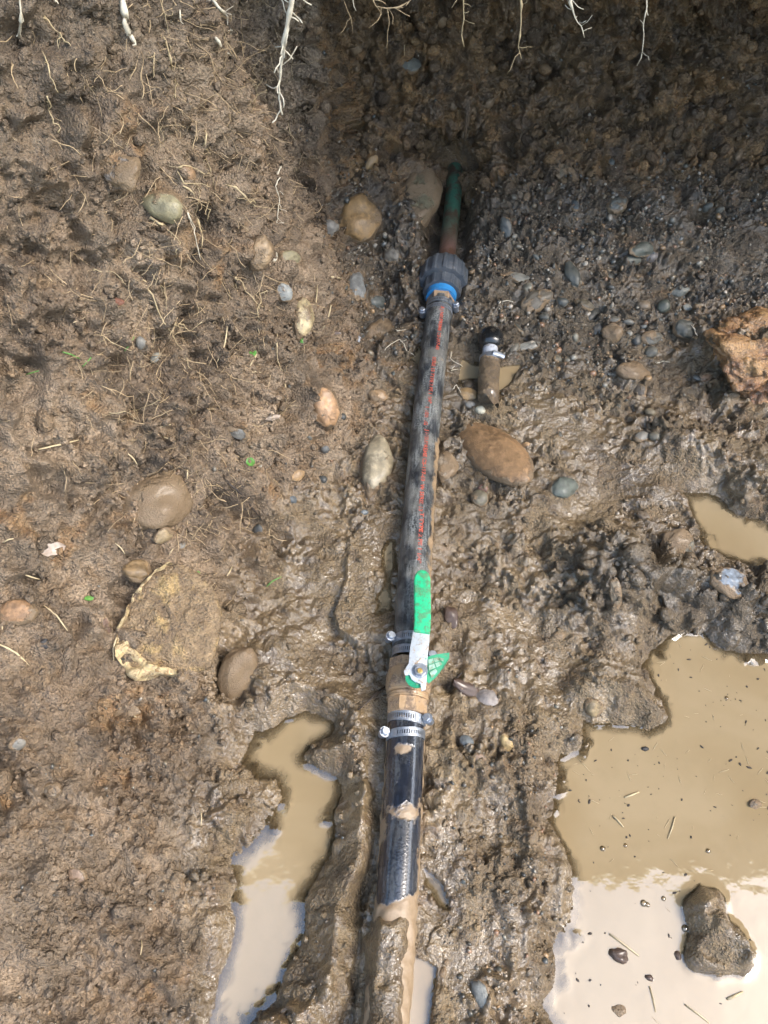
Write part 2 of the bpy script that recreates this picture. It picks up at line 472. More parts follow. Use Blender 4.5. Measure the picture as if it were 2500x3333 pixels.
def poly_world(pts, z):
    return np.array([on_z(x, y, z)[:2] for x, y in pts])
def poly_sd(poly, X, Y):
    d = np.full(X.shape, 1e9); inside = np.zeros(X.shape, bool)
    n = len(poly)
    for i in range(n):
        ax, ay = poly[i]; bx, by = poly[(i + 1) % n]
        ex, ey = bx - ax, by - ay
        t = np.clip(((X - ax) * ex + (Y - ay) * ey) / (ex * ex + ey * ey + 1e-12), 0, 1)
        d = np.minimum(d, np.hypot(X - ax - t * ex, Y - ay - t * ey))
        c = ((ay > Y) != (by > Y)) & (X < (bx - ax) * (Y - ay) / (by - ay + 1e-12) + ax)
        inside ^= c
    return np.where(inside, -d, d)
def line_d(pts, z, X, Y):
    pw = [on_z(x, y, z) for x, y in pts]
    d = np.full(X.shape, 1e9)
    for a, b in zip(pw[:-1], pw[1:]):
        ex, ey = b.x - a.x, b.y - a.y
        t = np.clip(((X - a.x) * ex + (Y - a.y) * ey) / (ex * ex + ey * ey + 1e-12), 0, 1)
        d = np.minimum(d, np.hypot(X - a.x - t * ex, Y - a.y - t * ey))
    return d
def gauss(d, w): return np.exp(-(d / w) ** 2)

X, Y = P[..., 0], P[..., 1]
floor_w = 1 - smooth(0.0, 0.10, np.maximum(P[..., 2], 0) + 0.4 * smooth(1.1, 1.3, Y))
core = (np.abs(X) < 1.2) & (Y > -0.4) & (Y < 1.6)

# mounds and ridges of trodden mud (sight lines only used to lay out the plan)
bumps = [
    ([(1120, 2330), (1100, 2470), (1170, 2640), (1140, 2800), (1080, 2950), (1060, 3120), (960, 3330), (900, 3500)], -0.01, 0.030, 0.022),
    ([(1150, 2500), (1160, 2560)], -0.01, 0.020, 0.014),
    ([(1130, 2840), (1120, 2900)], -0.01, 0.018, 0.010),
    ([(1060, 3160), (1050, 3220)], -0.01, 0.020, 0.012),
    ([(1950, 1850), (2120, 1880), (2330, 1960), (2520, 1990), (2700, 2020)], 0.0, 0.042, 0.042),
    ([(2010, 1750), (2020, 1830)], 0.0, 0.025, 0.022),
    ([(1930, 2230), (2120, 2340)], -0.03, 0.026, 0.018),
    ([(2200, 1420), (2400, 1500), (2700, 1580)], 0.0, 0.050, 0.035),
    ([(2420, 1110), (2520, 1160), (2700, 1160)], 0.03, 0.052, 0.060),
    ([(760, 2620), (850, 2600), (900, 2620)], -0.03, 0.030, 0.020),
    ([(900, 2150), (960, 2250)], -0.02, 0.04, 0.014),
    ([(1440, 2500), (1460, 2800)], -0.02, 0.022, 0.014),
    ([(1640, 2500), (1700, 2800), (1620, 3100), (1600, 3400)], -0.02, 0.06, 0.014),
    ([(1430, 3080), (1430, 3400)], -0.02, 0.016, 0.012),
    ([(1830, 1330), (1700, 1280)], 0.0, 0.07, 0.006),
    ([(1215, 860), (1250, 980), (1265, 1090)], -0.02, 0.042, -0.046),
    ([(1440, 940), (1470, 740)], -0.02, 0.050, -0.030),
    ([(1690, 1990), (1740, 2050)], -0.02, 0.030, -0.014),
    ([(1530, 1800), (1560, 1850)], -0.02, 0.026, -0.011),
    ([(1880, 2130), (1800, 2190)], -0.02, 0.030, -0.014),
    ([(1080, 2060), (1130, 2150)], -0.02, 0.030, -0.012),
    ([(1620, 2620), (1650, 2720)], -0.02, 0.026, -0.012),
    ([(1900, 1650), (1980, 1600)], -0.02, 0.035, -0.014),
]
dz = np.zeros(P.shape[:2])
for pts, z, w, h in bumps:
    dz += np.where(core, h * gauss(line_d(pts, z, X, Y), w), 0)
P[..., 2] += dz * np.where(P[..., 2] < 0.25, 1, 0)

# the hollow that the metal pipe disappears into, and holes in the wall
def dent(px, py, y, r, dpt, sx=1.0, sz=1.0):
    c = on_y(px, py, y)
    q = ((P[..., 0] - c.x) / sx) ** 2 + ((P[..., 2] - c.z) / sz) ** 2 + ((P[..., 1] - c.y) * 0.6) ** 2
    P[..., 1] += (dpt * np.exp(-q / (r * r))).astype(np.float32)
dent(1470, 640, 1.20, 0.085, 0.17)
dent(1400, 480, 1.27, 0.040, 0.05, 1.8, 0.5)
dent(1720, 500, 1.28, 0.04, 0.03)
dent(2300, 690, 1.20, 0.020, 0.07)
dent(2330, 520, 1.25, 0.05, 0.03, 1.5, 0.6)
dent(1640, 330, 1.29, 0.045, 0.03, 0.6, 1.4)

def normals(P):
    du = np.gradient(P, axis=1); dv = np.gradient(P, axis=0)
    n = np.cross(du, dv)
    return n / (np.linalg.norm(n, axis=-1, keepdims=True) + 1e-9)
NRM = normals(P)

# region masks ------------------------------------------------------------
Q = P.copy()
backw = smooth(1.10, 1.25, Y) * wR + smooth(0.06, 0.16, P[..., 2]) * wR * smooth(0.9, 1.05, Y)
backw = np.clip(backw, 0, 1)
dl = SS - foot                                       # >0 right of the bank's foot
nlow = fbm(Q, 6, 3, 40)
gravel = smooth(0.72, 0.90, Y + nlow * 0.12) * smooth(-0.012, 0.025, dl) * (1 - smooth(1.16, 1.26, Y))
wet = smooth(-0.085, 0.02, dl + nlow * 0.05 - 0.05 * smooth(0.55, 0.75, Y))
wet = wet * (1 - 0.35 * gravel) * (1 - 0.72 * backw)
bench = gauss(line_d([(1700, 2480), (1690, 2800), (1640, 3100), (1620, 3450)], -0.02, X, Y), 0.075)
wet = wet * (1 - 0.30 * bench)
wet = np.clip(wet + 0.10 + 0.10 * nlow, 0.05, 1)

# relief ------------------------------------------------------------------
warp = np.stack([pn(Q, 45, 61), pn(Q, 45, 62), pn(Q, 45, 63)], -1) * 0.006
Qw = Q + warp
big = fbm(Q, 11, 3, 1)
patch = smooth(-0.20, 0.25, fbm(Q, 15, 2, 71))        # some spots smeared smooth, some broken up
pits = smooth(0.22, 0.52, pn(Qw, 72, 14)) + 0.7 * smooth(0.25, 0.5, pn(Qw, 130, 15))
b30 = pn(Qw, 34, 5); b60 = np.abs(pn(Qw, 62, 6)); b120 = np.abs(pn(Qw, 125, 7)); n220 = pn(Q, 230, 9)
g70 = grains(Qw, 70, 3, 0.45); g130 = grains(Qw, 135, 4, 0.6)
crack = smooth(0.10, 0.0, np.abs(pn(Qw, 22, 12))) * smooth(0.0, 0.3, pn(Q, 9, 13))
rough_dry = 0.0095 * b30 + 0.0125 * (b60 - 0.3) + 0.0095 * (b120 - 0.3) + 0.0030 * n220 + (0.0085 * g70 + 0.0070 * g130) * (0.5 + patch) - 0.009 * crack - 0.0075 * pits * (0.4 + 0.8 * patch)
rough_mud = (0.0150 * b30 + 0.0140 * (b60 - 0.3) + 0.0075 * (b120 - 0.3) + 0.0013 * n220 + 0.0050 * g70 + 0.0024 * g130 - 0.0045 * pits) * (0.45 + 0.75 * patch)
mixm = np.clip(wet * 1.1 - 0.1, 0, 1)
mixm = mixm * (1 - 0.30 * gravel)
bankm = smooth(0.02, -0.06, dl) * (1 - smooth(0.55, 0.62, P[..., 2])) * (0.45 + 0.55 * smooth(0.1, 0.4, Y))
smear = np.clip(gauss(line_d([(1640, 1240), (1800, 1330), (1980, 1420), (2120, 1530)], 0, X, Y), 0.055) + gauss(line_d([(1130, 1760), (1120, 1960), (1020, 2150)], 0, X, Y), 0.05)
                + 0.8 * gauss(line_d([(1120, 2330), (1150, 2650), (1140, 2800), (1050, 3120)], 0, X, Y), 0.035) + 0.8 * gauss(line_d([(1440, 2480), (1450, 2900), (1450, 3300)], 0, X, Y), 0.02)
                + gauss(line_d([(1690, 1990), (1740, 2050)], 0, X, Y), 0.030) + gauss(line_d([(1530, 1800), (1560, 1850)], 0, X, Y), 0.026) + gauss(line_d([(1880, 2130), (1800, 2190)], 0, X, Y), 0.030)
                + gauss(line_d([(1900, 1650), (1980, 1600)], 0, X, Y), 0.035) + gauss(line_d([(1620, 2620), (1650, 2720)], 0, X, Y), 0.026), 0, 1)
scrape = smooth(-0.15, 0.2, fbm(Q, 6.5, 2, 72))
rough_dry = rough_dry * (0.50 + 0.75 * scrape)
wet = np.clip(wet + 0.3 * smear, 0, 1)
rough_mud = rough_mud * (1 - 0.60 * smear)
lane = smooth(0.0, 0.03, SS - 0.03) * smooth(0.42, 0.30, Y) * smooth(0.24, 0.18, X)
Qs = np.stack([(X - 0.09 * Y) * 46, Y * 9, Q[..., 2] * 9], -1)
laneh = 0.0075 * pn(Qs, 1.0, 34) + 0.004 * pn(Qs, 2.3, 35)
lumps = 0.026 * (np.abs(pn(Q + 3 * warp, 13, 31)) - 0.28) + 0.022 * (np.abs(pn(Q + 2 * warp, 27, 32)) - 0.28) - 0.020 * smooth(0.25, 0.55, pn(Q, 20, 33))
disp = rough_dry * (1 - mixm) + rough_mud * mixm + lumps * bankm * 1.15 + laneh * lane + 0.014 * big * (0.55 + 0.5 * (1 - mixm)) + gravel * 0.004 * (g70 + g130)
Qb = Q * np.array([1, 1, 0.75], np.float32) + 2.5 * warp
chunk = 0.045 * np.abs(pn(Qb, 14, 21)) + 0.026 * np.abs(pn(Qb, 31, 22)) + 0.014 * np.abs(pn(Qb, 64, 23)) - 0.020 - 0.025 * smooth(0.2, 0.6, pn(Qb, 18, 24))
disp = disp + chunk * backw * 0.9
clodm = gauss(line_d([(2420, 1110), (2520, 1160), (2700, 1160)], 0.03, X, Y), 0.07)
disp = disp + clodm * (0.022 * (np.abs(pn(Qw, 26, 25)) - 0.2))
ridge = gauss(line_d([(1950, 1850), (2120, 1880), (2330, 1960), (2520, 1990)], 0.0, X, Y), 0.06)
disp = disp + ridge * (0.022 * (np.abs(pn(Qw, 30, 26)) - 0.2) + 0.010 * (np.abs(pn(Qw, 70, 27)) - 0.2))
fade = np.where(core, 1.0, 0.3)
P = P + NRM * (disp * fade)[..., None].astype(np.float32)
X, Y = P[..., 0], P[..., 1]

# the pipe lies in its own furrow
PIPE_PX = [(1480, 596), (1464, 740), (1449, 866), (1437, 950), (1428, 1045), (1404, 1271), (1367, 1546), (1353, 1691),
           (1340, 1976), (1335, 2105), (1332, 2250), (1328, 2350), (1322, 2507), (1299, 2809), (1285, 2960), (1262, 3200), (1245, 3420), (1225, 3700)]
PIPE = [on_z(x, y, 0.0) for x, y in PIPE_PX]
def pipe_d(X, Y):
    d = np.full(X.shape, 1e9); sgn = np.zeros(X.shape)
    for a, b in zip(PIPE[:-1], PIPE[1:]):
        ex, ey = b.x - a.x, b.y - a.y
        t = np.clip(((X - a.x) * ex + (Y - a.y) * ey) / (ex * ex + ey * ey), 0, 1)
        dd = np.hypot(X - a.x - t * ex, Y - a.y - t * ey)
        side = np.sign(ex * (Y - a.y) - ey * (X - a.x))
        u = dd < d
        d = np.where(u, dd, d); sgn = np.where(u, side, sgn)
    return d, sgn
pd_, ps_ = pipe_d(X, Y)                               # ps_ > 0 : right of the pipe
pright = ps_ > 0
nn = pn(Q, 30, 81)
pd_ = pd_ + 0.016 * pn(Q, 10, 88) * smooth(0.022, 0.04, pd_) * (~pright) + 0.007 * pn(Q, 24, 82) * smooth(0.012, 0.03, pd_) + 0.004 * pn(Q, 60, 83) * smooth(0.012, 0.03, pd_)
Yb = on_z(1285, 2950, 0).y                            # nearer than this the pipe is under mud
Yv = on_z(1330, 2230, 0).y
vwide = 0.010 * gauss(Y - Yv, 0.10)
lowz = P[..., 2] < 0.14
furrow = smooth(0.085, 0.04, P[..., 2]) * smooth(0.046, 0.022, pd_ - vwide) * smooth(Yb - 0.004 + nn * 0.012, Yb + 0.010 + nn * 0.012, Y) * smooth(1.27, 1.20, Y)
ftarget = np.where(pright, -0.006, -0.018) + nn * 0.006
P[..., 2] = np.where(furrow > 0, P[..., 2] * (1 - furrow) + np.minimum(P[..., 2], ftarget) * furrow, P[..., 2])
slot = smooth(0.036, 0.020, pd_) * (P[..., 2] < 0.2) * smooth(0.9, 0.98, Y) * smooth(1.255, 1.235, Y)
P[..., 2] = P[..., 2] * (1 - slot) + np.minimum(P[..., 2], -0.012 + 0.5 * disp) * slot
cover = lowz * smooth(0.034, 0.010, pd_) * smooth(Yb + 0.004 + nn * 0.012, Yb - 0.020 + nn * 0.012, Y) * (Y > -0.45)
hr_ = 0.030 + 0.008 * pn(Q, 13, 87)
hump = np.sqrt(np.clip(hr_ ** 2 - np.minimum(pd_, hr_) ** 2, 0, None)) - 0.002 + disp * 0.8 + 0.004 * pn(Q, 16, 84)
P[..., 2] = np.where((cover > 0), np.maximum(P[..., 2], P[..., 2] * (1 - cover) + hump * cover), P[..., 2])
groove = np.clip(0.55 + 1.3 * pn(Q, 15, 85), 0, 1.3) * gauss(pd_ - 0.034 + 0.008 * pn(Q, 11, 86), 0.010) * smooth(0.0, 0.1, Yb - Y + 0.12) * (~pright) * core
P[..., 2] -= (0.016 * groove).astype(np.float32)

# puddles ----------------------------------------------------------------
puddle_spec = [
    ('big', -0.050, [(2700, 2110), (2500, 2122), (2365, 2120), (2290, 2067), (2184, 2067), (2101, 2120), (2094, 2173), (2139, 2255), (2169, 2346),
      (2109, 2376), (1973, 2353), (1898, 2346), (1883, 2450), (1868, 2448), (1804, 2468), (1796, 2686), (1853, 2822), (1864, 2927), (1853, 3003),
      (1800, 3078), (1796, 3191), (1755, 3267), (1808, 3340), (1780, 3800), (2900, 3800), (3100, 2500)], 0.035),
    ('left', -0.040, [(826, 2379), (886, 2373), (939, 2343), (998, 2323), (1091, 2350), (1081, 2393), (1008, 2436), (992, 2465), (1032, 2502), (1098, 2528),
      (1108, 2581), (1088, 2707), (1065, 2780), (1018, 2880), (992, 2950), (987, 3040), (965, 3116), (874, 3251), (814, 3340), (740, 3440), (660, 3420), (690, 3289),
      (708, 3176), (746, 3101), (761, 2973), (769, 2882), (754, 2814), (829, 2739), (927, 2603), (897, 2536), (829, 2543), (776, 2483), (814, 2415)], 0.028),
    ('upper', -0.030, [(2230, 1611), (2303, 1608), (2385, 1664), (2500, 1695), (2800, 1700), (2800, 1900), (2500, 1852), (2375, 1823), (2303, 1789), (2254, 1702)], 0.025),
    ('stub', -0.016, [(1440, 1190), (1490, 1160), (1540, 1185), (1610, 1195), (1695, 1192), (1655, 1255), (1610, 1285), (1560, 1240), (1480, 1240)], 0.016),
    ('behind', -0.014, [(1330, 1165), (1365, 1128), (1400, 1130), (1395, 1195), (1350, 1190)], 0.014),
    ('groove', -0.014, [(1345, 2990), (1400, 2960), (1425, 3080), (1405, 3200), (1398, 3340), (1385, 3480), (1300, 3480), (1318, 3333), (1338, 3150)], 0.016),
    ('seep', -0.014, [(1372, 2790), (1392, 2830), (1440, 2880), (1468, 2965), (1425, 2950), (1382, 2880)], 0.012),
    ('side', -0.020, [(1250, 1800), (1275, 1770), (1275, 1985), (1222, 1995), (1250, 1890)], 0.010),
]
shore_n = fbm(Q, 17, 3, 91) * 0.010
SD = {}
for nm, lev, pts, dep in puddle_spec:
    sd = np.where(core | (Y < 0.2), poly_sd(poly_world(pts, lev), X, Y), 1.0)
    sd = sd + shore_n * (1.0 if nm in ('big', 'left', 'upper') else 0.8)
    SD[nm] = sd
    lim = P[..., 2] < 0.16
    ins = (sd < 0) & lim
    zin = lev - 0.0005 - dep * np.clip(-sd / (0.060 if nm in ('big', 'left', 'upper') else 0.02), 0, 1) ** (1.25 if nm in ('big', 'left', 'upper') else 0.8)
    keep = disp * 0.4
    isl = np.clip(gauss(line_d([(2325, 2960), (2350, 3040)], -0.03, X, Y), 0.029) + 0.8 * gauss(line_d([(2300, 3110), (2350, 3130), (2420, 3120)], -0.03, X, Y), 0.022), 0, 1.1) if nm == 'big' else 0
    zin = zin + keep * smooth(0.0, 0.01, -sd) + 0.072 * isl * (0.9 + 0.35 * pn(Q, 20, 55)) + 0.020 * smooth(0.3, 0.6, isl + 0 * Y) * (np.abs(pn(Q, 48, 56)) - 0.3)
    P[..., 2] = np.where(ins, np.minimum(P[..., 2], zin), P[..., 2]) if nm != 'big' else np.where(ins, zin, P[..., 2])
    out_lim = lim & (sd >= 0) & (sd < 0.05)
    zmin = lev + 0.002 + 0.006 * smooth(0, 0.02, sd) + np.maximum(disp, -0.003) * 0.5
    zmax = lev + 0.005 + 1.1 * sd + disp
    P[..., 2] = np.where(out_lim & (nm in ('big', 'left', 'upper')), np.minimum(P[..., 2], zmax), P[..., 2])
    pipe_ok = 1 - furrow * (nm not in ('stub', 'behind', 'side'))
    P[..., 2] = np.where(out_lim, np.maximum(P[..., 2], zmin), P[..., 2])
    wet = np.where(lim, np.maximum(wet, 0.95 * (1 - smooth(0.008, 0.045, sd))), wet)

# sight-line lookup on the finished ground
st = 4
Pc = P[::st, ::st]
ir = np.arange(Pc.shape[0] * Pc.shape[1]).reshape(Pc.shape[:2])
qc = np.stack([ir[:-1, :-1], ir[:-1, 1:], ir[1:, 1:], ir[1:, :-1]], -1).reshape(-1, 4)
BVH = BVHTree.FromPolygons(Pc.reshape(-1, 3).tolist(), qc.tolist())
def at(px, py):
    loc, nor, i, d = BVH.ray_cast(CP, ray(px, py).normalized(), 5.0)
    if loc is None:
        loc = on_z(px, py, 0); nor = Vector((0, 0, 1))
    if nor.dot(ray(px, py)) > 0: nor = -nor
    return loc, nor


q = P + 0.006 * np.stack([pn(Q, 40, 201), pn(Q, 40, 202), pn(Q, 40, 203)], -1)
def carve(pts, rad, depth):
    pw = [at(x, y)[0] for x, y in pts]
    d = np.full(P.shape[:2], 9.0)
    if len(pw) == 1: pw = pw * 2
    for a, b in zip(pw[:-1], pw[1:]):
        ab = np.array((b - a)[:]); L2 = float(ab @ ab) + 1e-9
        ap = q - np.array(a[:])
        t = np.clip((ap @ ab) / L2, 0, 1)
        d = np.minimum(d, np.linalg.norm(ap - t[..., None] * ab, axis=-1))
    return depth * np.exp(-(d / rad) ** 2)
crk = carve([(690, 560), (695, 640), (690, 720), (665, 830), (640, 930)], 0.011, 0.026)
cut = crk + carve([(770, 545)], 0.011, 0.035) + carve([(885, 530), (915, 535)], 0.010, 0.028) \
    + carve([(2300, 690)], 0.016, 0.05) + carve([(770, 600), (880, 640)], 0.025, 0.015) + carve([(735, 2130), (715, 2260)], 0.009, 0.022) + carve([(1370, 475), (1440, 500), (1530, 520)], 0.014, 0.045) \
    + carve([(250, 1432)], 0.008, 0.012) + carve([(390, 2570)], 0.006, 0.014) + carve([(320, 2640), (350, 2760)], 0.005, 0.012) + carve([(2150, 1270), (2350, 1380)], 0.02, 0.012)
P = (P - NRM * cut[..., None]).astype(np.float32)
for (sx, sy_, sw) in [(540, 672, 120), (1158, 722, 150), (848, 825, 102), (945, 838, 58), (925, 950, 64), (985, 1035, 105), (1058, 1328, 116), (1222, 1520, 150), (445, 1862, 84), (62, 1992, 100),
                     (775, 2200, 160), (385, 2318, 86), (400, 560, 112), (765, 1405, 70), (1452, 1520, 92), (1830, 1592, 85), (2205, 1775, 108), (2375, 1900, 105), (2003, 1932, 74), (2225, 1072, 66),
                     (1745, 980, 85), (1862, 898, 70), (2090, 815, 60), (1993, 1085, 66), (2062, 1210, 78), (2008, 668, 60), (1845, 568, 74), (1365, 635, 180), (1245, 1085, 87), (1162, 935, 76), (1582, 2275, 82), (1565, 3232, 75),
                     (1930, 2300, 62), (2450, 1150, 330)]:
    c_, n_ = at(sx, sy_)
    r_ = sw / 2 * depth_of(c_) / F
    box = (np.abs(X - c_.x) < 2.2 * r_) & (np.abs(Y - c_.y) < 2.2 * r_) & (np.abs(P[..., 2] - c_.z) < 2.2 * r_)
    pts_ = P[box]
    d_ = np.linalg.norm(pts_ - np.array(c_[:]), axis=1)
    hgt_ = 0.22 * min(r_, 0.035) * np.exp(-((d_ - 1.05 * r_) / (0.38 * r_)) ** 2) * (0.55 + 1.2 * pn(pts_, 55, 301))
    P[box] = pts_ + (np.array(n_[:]) * hgt_[:, None]).astype(np.float32)
X, Y = P[..., 0], P[..., 1]

# colour regions (earth types, plus painted shade at back and crack) ------------------------------------------
nO = fbm(Q, 7, 3, 101); nO2 = fbm(Q, 22, 2, 104)
ochre = smooth(0.22, 0.50, nO + 0.6 * nO2) * 0.6
ochre = ochre * (1 - 0.75 * np.clip(wet, 0, 1))
ochre = np.maximum(ochre, 1.0 * clodm)
corner = smooth(0.5, 0.75, Y) * gauss(dl, 0.10)
ochre = np.clip(ochre + 0.25 * corner + 0.42 * backw * smooth(-0.15, 0.3, nO + 0.15), 0, 1)
grey = np.clip(gravel * 0.9 + 0.75 * ridge + 0.5 * gauss(line_d([(1480, 1250), (1500, 1500), (1600, 1650)], 0, X, Y), 0.03), 0, 1) * (1 - clodm)
humus_shade = smooth(0.38, 0.50, P[..., 2] + 0.10 * fbm(Q, 12, 3, 111)) * (0.9 - 0.45 * (1 - wR)) + 0.35 * backw * smooth(0.30, 0.36, P[..., 2])  # dark topsoil near the turf, plus painted shade under the overhang
humus_shade = np.clip(humus_shade + 0.8 * crk / 0.026, 0, 0.95)  # shade of the carved crack painted in by its depth

def lerp(a, b, f):
    return a + (b - a) * f[..., None]
def C3(*c): return np.array(c, np.float32)
h1 = np.clip(0.5 + 0.9 * fbm(Q, 8, 3, 121), 0, 1); h2 = np.clip(0.5 + 1.1 * fbm(Q, 42, 3, 122), 0, 1); h3 = np.clip(0.5 + pn(Q, 180, 123), 0, 1)
tint = lerp(C3(0.158, 0.110, 0.071), C3(0.320, 0.240, 0.162), h1)
h4 = np.clip(0.5 + 1.2 * fbm(Q, 19, 3, 124), 0, 1)
tint = tint * (0.52 + 0.78 * h4)[..., None]
tint = lerp(tint, C3(0.205, 0.140, 0.082), smooth(0.55, 0.9, h2))
mudc = lerp(C3(0.128, 0.088, 0.046), C3(0.222, 0.160, 0.086), h1) * (0.72 + 0.42 * h4)[..., None]
mudc = lerp(mudc, C3(0.118, 0.082, 0.046), smooth(0.5, 0.9, h2))
tint = lerp(tint, mudc, np.clip(wet, 0, 1))
tint = lerp(tint, lerp(C3(0.026, 0.021, 0.015), C3(0.078, 0.061, 0.037), h2), grey * 0.92)  # gravel and back wall colours lowered to deepen the shade at the back
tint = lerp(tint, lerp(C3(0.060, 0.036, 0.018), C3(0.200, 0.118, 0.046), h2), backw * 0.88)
tint = lerp(tint, lerp(C3(0.27, 0.125, 0.036), C3(0.34, 0.21, 0.09), h3), ochre * smooth(0.40, 0.70, h2) * 0.8)
tint = lerp(tint, lerp(C3(0.020, 0.018, 0.015), C3(0.062, 0.050, 0.038), h2), humus_shade)
tint = np.concatenate([np.clip(tint, 0, 1), np.ones(tint.shape[:2] + (1,))], -1)
wpat = smooth(0.25, 0.72, np.clip(0.5 + fbm(Q, 24, 2, 131), 0, 1))
wet_s = np.clip(wet * (0.28 + 0.80 * wpat) * (1 - 0.15 * gravel), 0, 1)
film = np.clip(0.9 * smear + 0.9 * smooth(0.55, 0.8, np.clip(0.5 + fbm(Q, 13, 2, 132), 0, 1)) * np.clip(wet, 0, 1), 0, 1)

nr, nc = P.shape[:2]
idx = np.arange(nr * nc, dtype=np.int32).reshape(nr, nc)
quads = np.stack([idx[:-1, :-1], idx[:-1, 1:], idx[1:, 1:], idx[1:, :-1]], -1).reshape(-1, 4)
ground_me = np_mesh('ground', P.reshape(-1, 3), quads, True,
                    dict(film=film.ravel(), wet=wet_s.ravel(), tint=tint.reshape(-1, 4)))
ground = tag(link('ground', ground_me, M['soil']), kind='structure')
NRM = normals(P)

# water sheets: one per puddle, edge drawn up the mud where it is shallow
for nm, lev, pts, dep in puddle_spec:
    stp = 2 if nm in ('big', 'left', 'upper') else 1
    sd = SD[nm][::stp, ::stp]; Pz = P[::stp, ::stp]
    depth = lev - Pz[..., 2]
    ok = (sd < 0.03) & (depth > -0.012)
    fm = ok[:-1, :-1] & ok[:-1, 1:] & ok[1:, 1:] & ok[1:, :-1]
    ii = np.arange(ok.size).reshape(ok.shape)
    fq = np.stack([ii[:-1, :-1], ii[:-1, 1:], ii[1:, 1:], ii[1:, :-1]], -1)[fm]
    if len(fq) == 0: continue
    used, invx = np.unique(fq.ravel(), return_inverse=True)
    V = Pz.reshape(-1, 3)[used].copy(); dpt = depth.ravel()[used]
    V[:, 2] = lev + 0.0016 * np.exp(-np.clip(dpt, 0, None) / 0.003)
    me = np_mesh('puddle', V, invx.reshape(-1, 4), True, dict(depth=np.clip(dpt, 0, 0.05)))
    tag(link('puddle', me, M['water']), kind='structure')
print('ground tris', len(quads) * 2)

# ------------------------------------------------------------------ the house eave overhead (met only as a reflection in the puddles)
def box_mesh(name, lo, hi):
    x0, y0, z0 = lo; x1, y1, z1 = hi
    v = [(x0, y0, z0), (x1, y0, z0), (x1, y1, z0), (x0, y1, z0), (x0, y0, z1), (x1, y0, z1), (x1, y1, z1), (x0, y1, z1)]
    return mesh(name, v, [(0, 3, 2, 1), (4, 5, 6, 7), (0, 1, 5, 4), (1, 2, 6, 5), (2, 3, 7, 6), (3, 0, 4, 7)], False)
house = tag(empty('house', (0, 2.2, GROUND)), 'house eave with cream fascia board, seen only mirrored in the puddles', 'house')
def hpart(name, lo, hi, mat):
    o = link(name, box_mesh(name, lo, hi), mat, house); o.location = -Vector((0, 2.2, GROUND)); return o
hpart('wall', (-4, 2.2, GROUND), (4, 2.4, 3.0), M['plaster'])
hpart('soffit', (-4.2, 0.52, 3.0), (4.2, 2.5, 3.04), M['soffit'])
hpart('fascia', (-4.2, 0.49, 2.98), (4.2, 0.517, 3.22), M['fascia'])
hpart('roof', (-4.2, 0.522, 3.044), (4.2, 2.5, 3.16), M['soffit'])

# ------------------------------------------------------------------ shape helpers
def tube_np(pts, radii, n=6, cap=True):
    pts = [Vector(p) for p in pts]
    V, Fc = [], []
    prev = None
    for i, p in enumerate(pts):
        d = (pts[min(i + 1, len(pts) - 1)] - pts[max(i - 1, 0)])
        d = d.normalized() if d.length > 1e-9 else Vector((0, 0, 1))
        if prev is None:
            a = d.orthogonal().normalized()
        else:
            a = (prev - d * prev.dot(d))
            a = a.normalized() if a.length > 1e-6 else d.orthogonal().normalized()
        prev = a
        b = d.cross(a)
        r = radii[i] if hasattr(radii, '__len__') else radii
        for k in range(n):
            t = 2 * math.pi * k / n
            V.append(p + (a * math.cos(t) + b * math.sin(t)) * r)
    for i in range(len(pts) - 1):
        for k in range(n):
            Fc.append((i * n + k, i * n + (k + 1) % n, (i + 1) * n + (k + 1) % n, (i + 1) * n + k))
    if cap:
        Fc.append(tuple(range(n - 1, -1, -1)))
        Fc.append(tuple((len(pts) - 1) * n + k for k in range(n)))
    return V, Fc

def join_parts(name, parts, smooth_=True):
    V, Fc = [], []
    for v, f in parts:
        o = len(V); V += list(v); Fc += [tuple(i + o for i in q) for q in f]
    return mesh(name, V, Fc, smooth_)

def child(name, me, mat, parent):
    o = link(name, me, mat, parent)
    root = parent
    off = Vector((0, 0, 0))
    while root is not None:
        off += root.location; root = root.parent
    o.location = -off
    return o

ICO = {}
def ico(sub):
    if sub not in ICO:
        bm = bmesh.new(); bmesh.ops.create_icosphere(bm, subdivisions=sub, radius=1)
        bm.verts.ensure_lookup_table()
        ICO[sub] = (np.array([v.co[:] for v in bm.verts], np.float32), np.array([[v.index for v in f.verts] for f in bm.faces], np.int32))
        bm.free()
    return ICO[sub]
def stone_shape(seed, sub=4, lump=0.16, box=0.0, chip=0.0):
    v, f = ico(sub)
    v = v.copy()
    if box: v = np.sign(v) * np.abs(v) ** (1 - box); v /= np.abs(v).max()
    r = 1 + lump * pn(v, 0.9, seed) + lump * 0.45 * pn(v, 2.1, seed + 3) + 0.02 * pn(v, 6, seed + 5)
    v = v * r[:, None]
    if chip:
        rg = np.random.default_rng(seed)
        for _ in range(6):
            nrm = rg.normal(size=3); nrm /= np.linalg.norm(nrm)
            d = v @ nrm - chip
            v = v - np.outer(np.clip(d, 0, None), nrm)
    return v, f

def basis_at(px, py, rot, nor):
    """tangent axes: e1 runs along the picture direction 'rot' (degrees, counter-clockwise from right)"""
    r = math.radians(rot)
    e = CR * math.cos(r) + CU * math.sin(r)
    e1 = (e - nor * e.dot(nor)).normalized()
    e2 = nor.cross(e1).normalized()
    return e1, e2

STONE_ME = {}
def stone_me(seed, sub, **kw):
    key = (seed, sub, tuple(sorted(kw.items())))
    if key not in STONE_ME:
        v, f = stone_shape(seed, sub, **kw)
        me = np_mesh('stone', v, f); me.materials.append(M['stone']); STONE_ME[key] = me
    return STONE_ME[key]

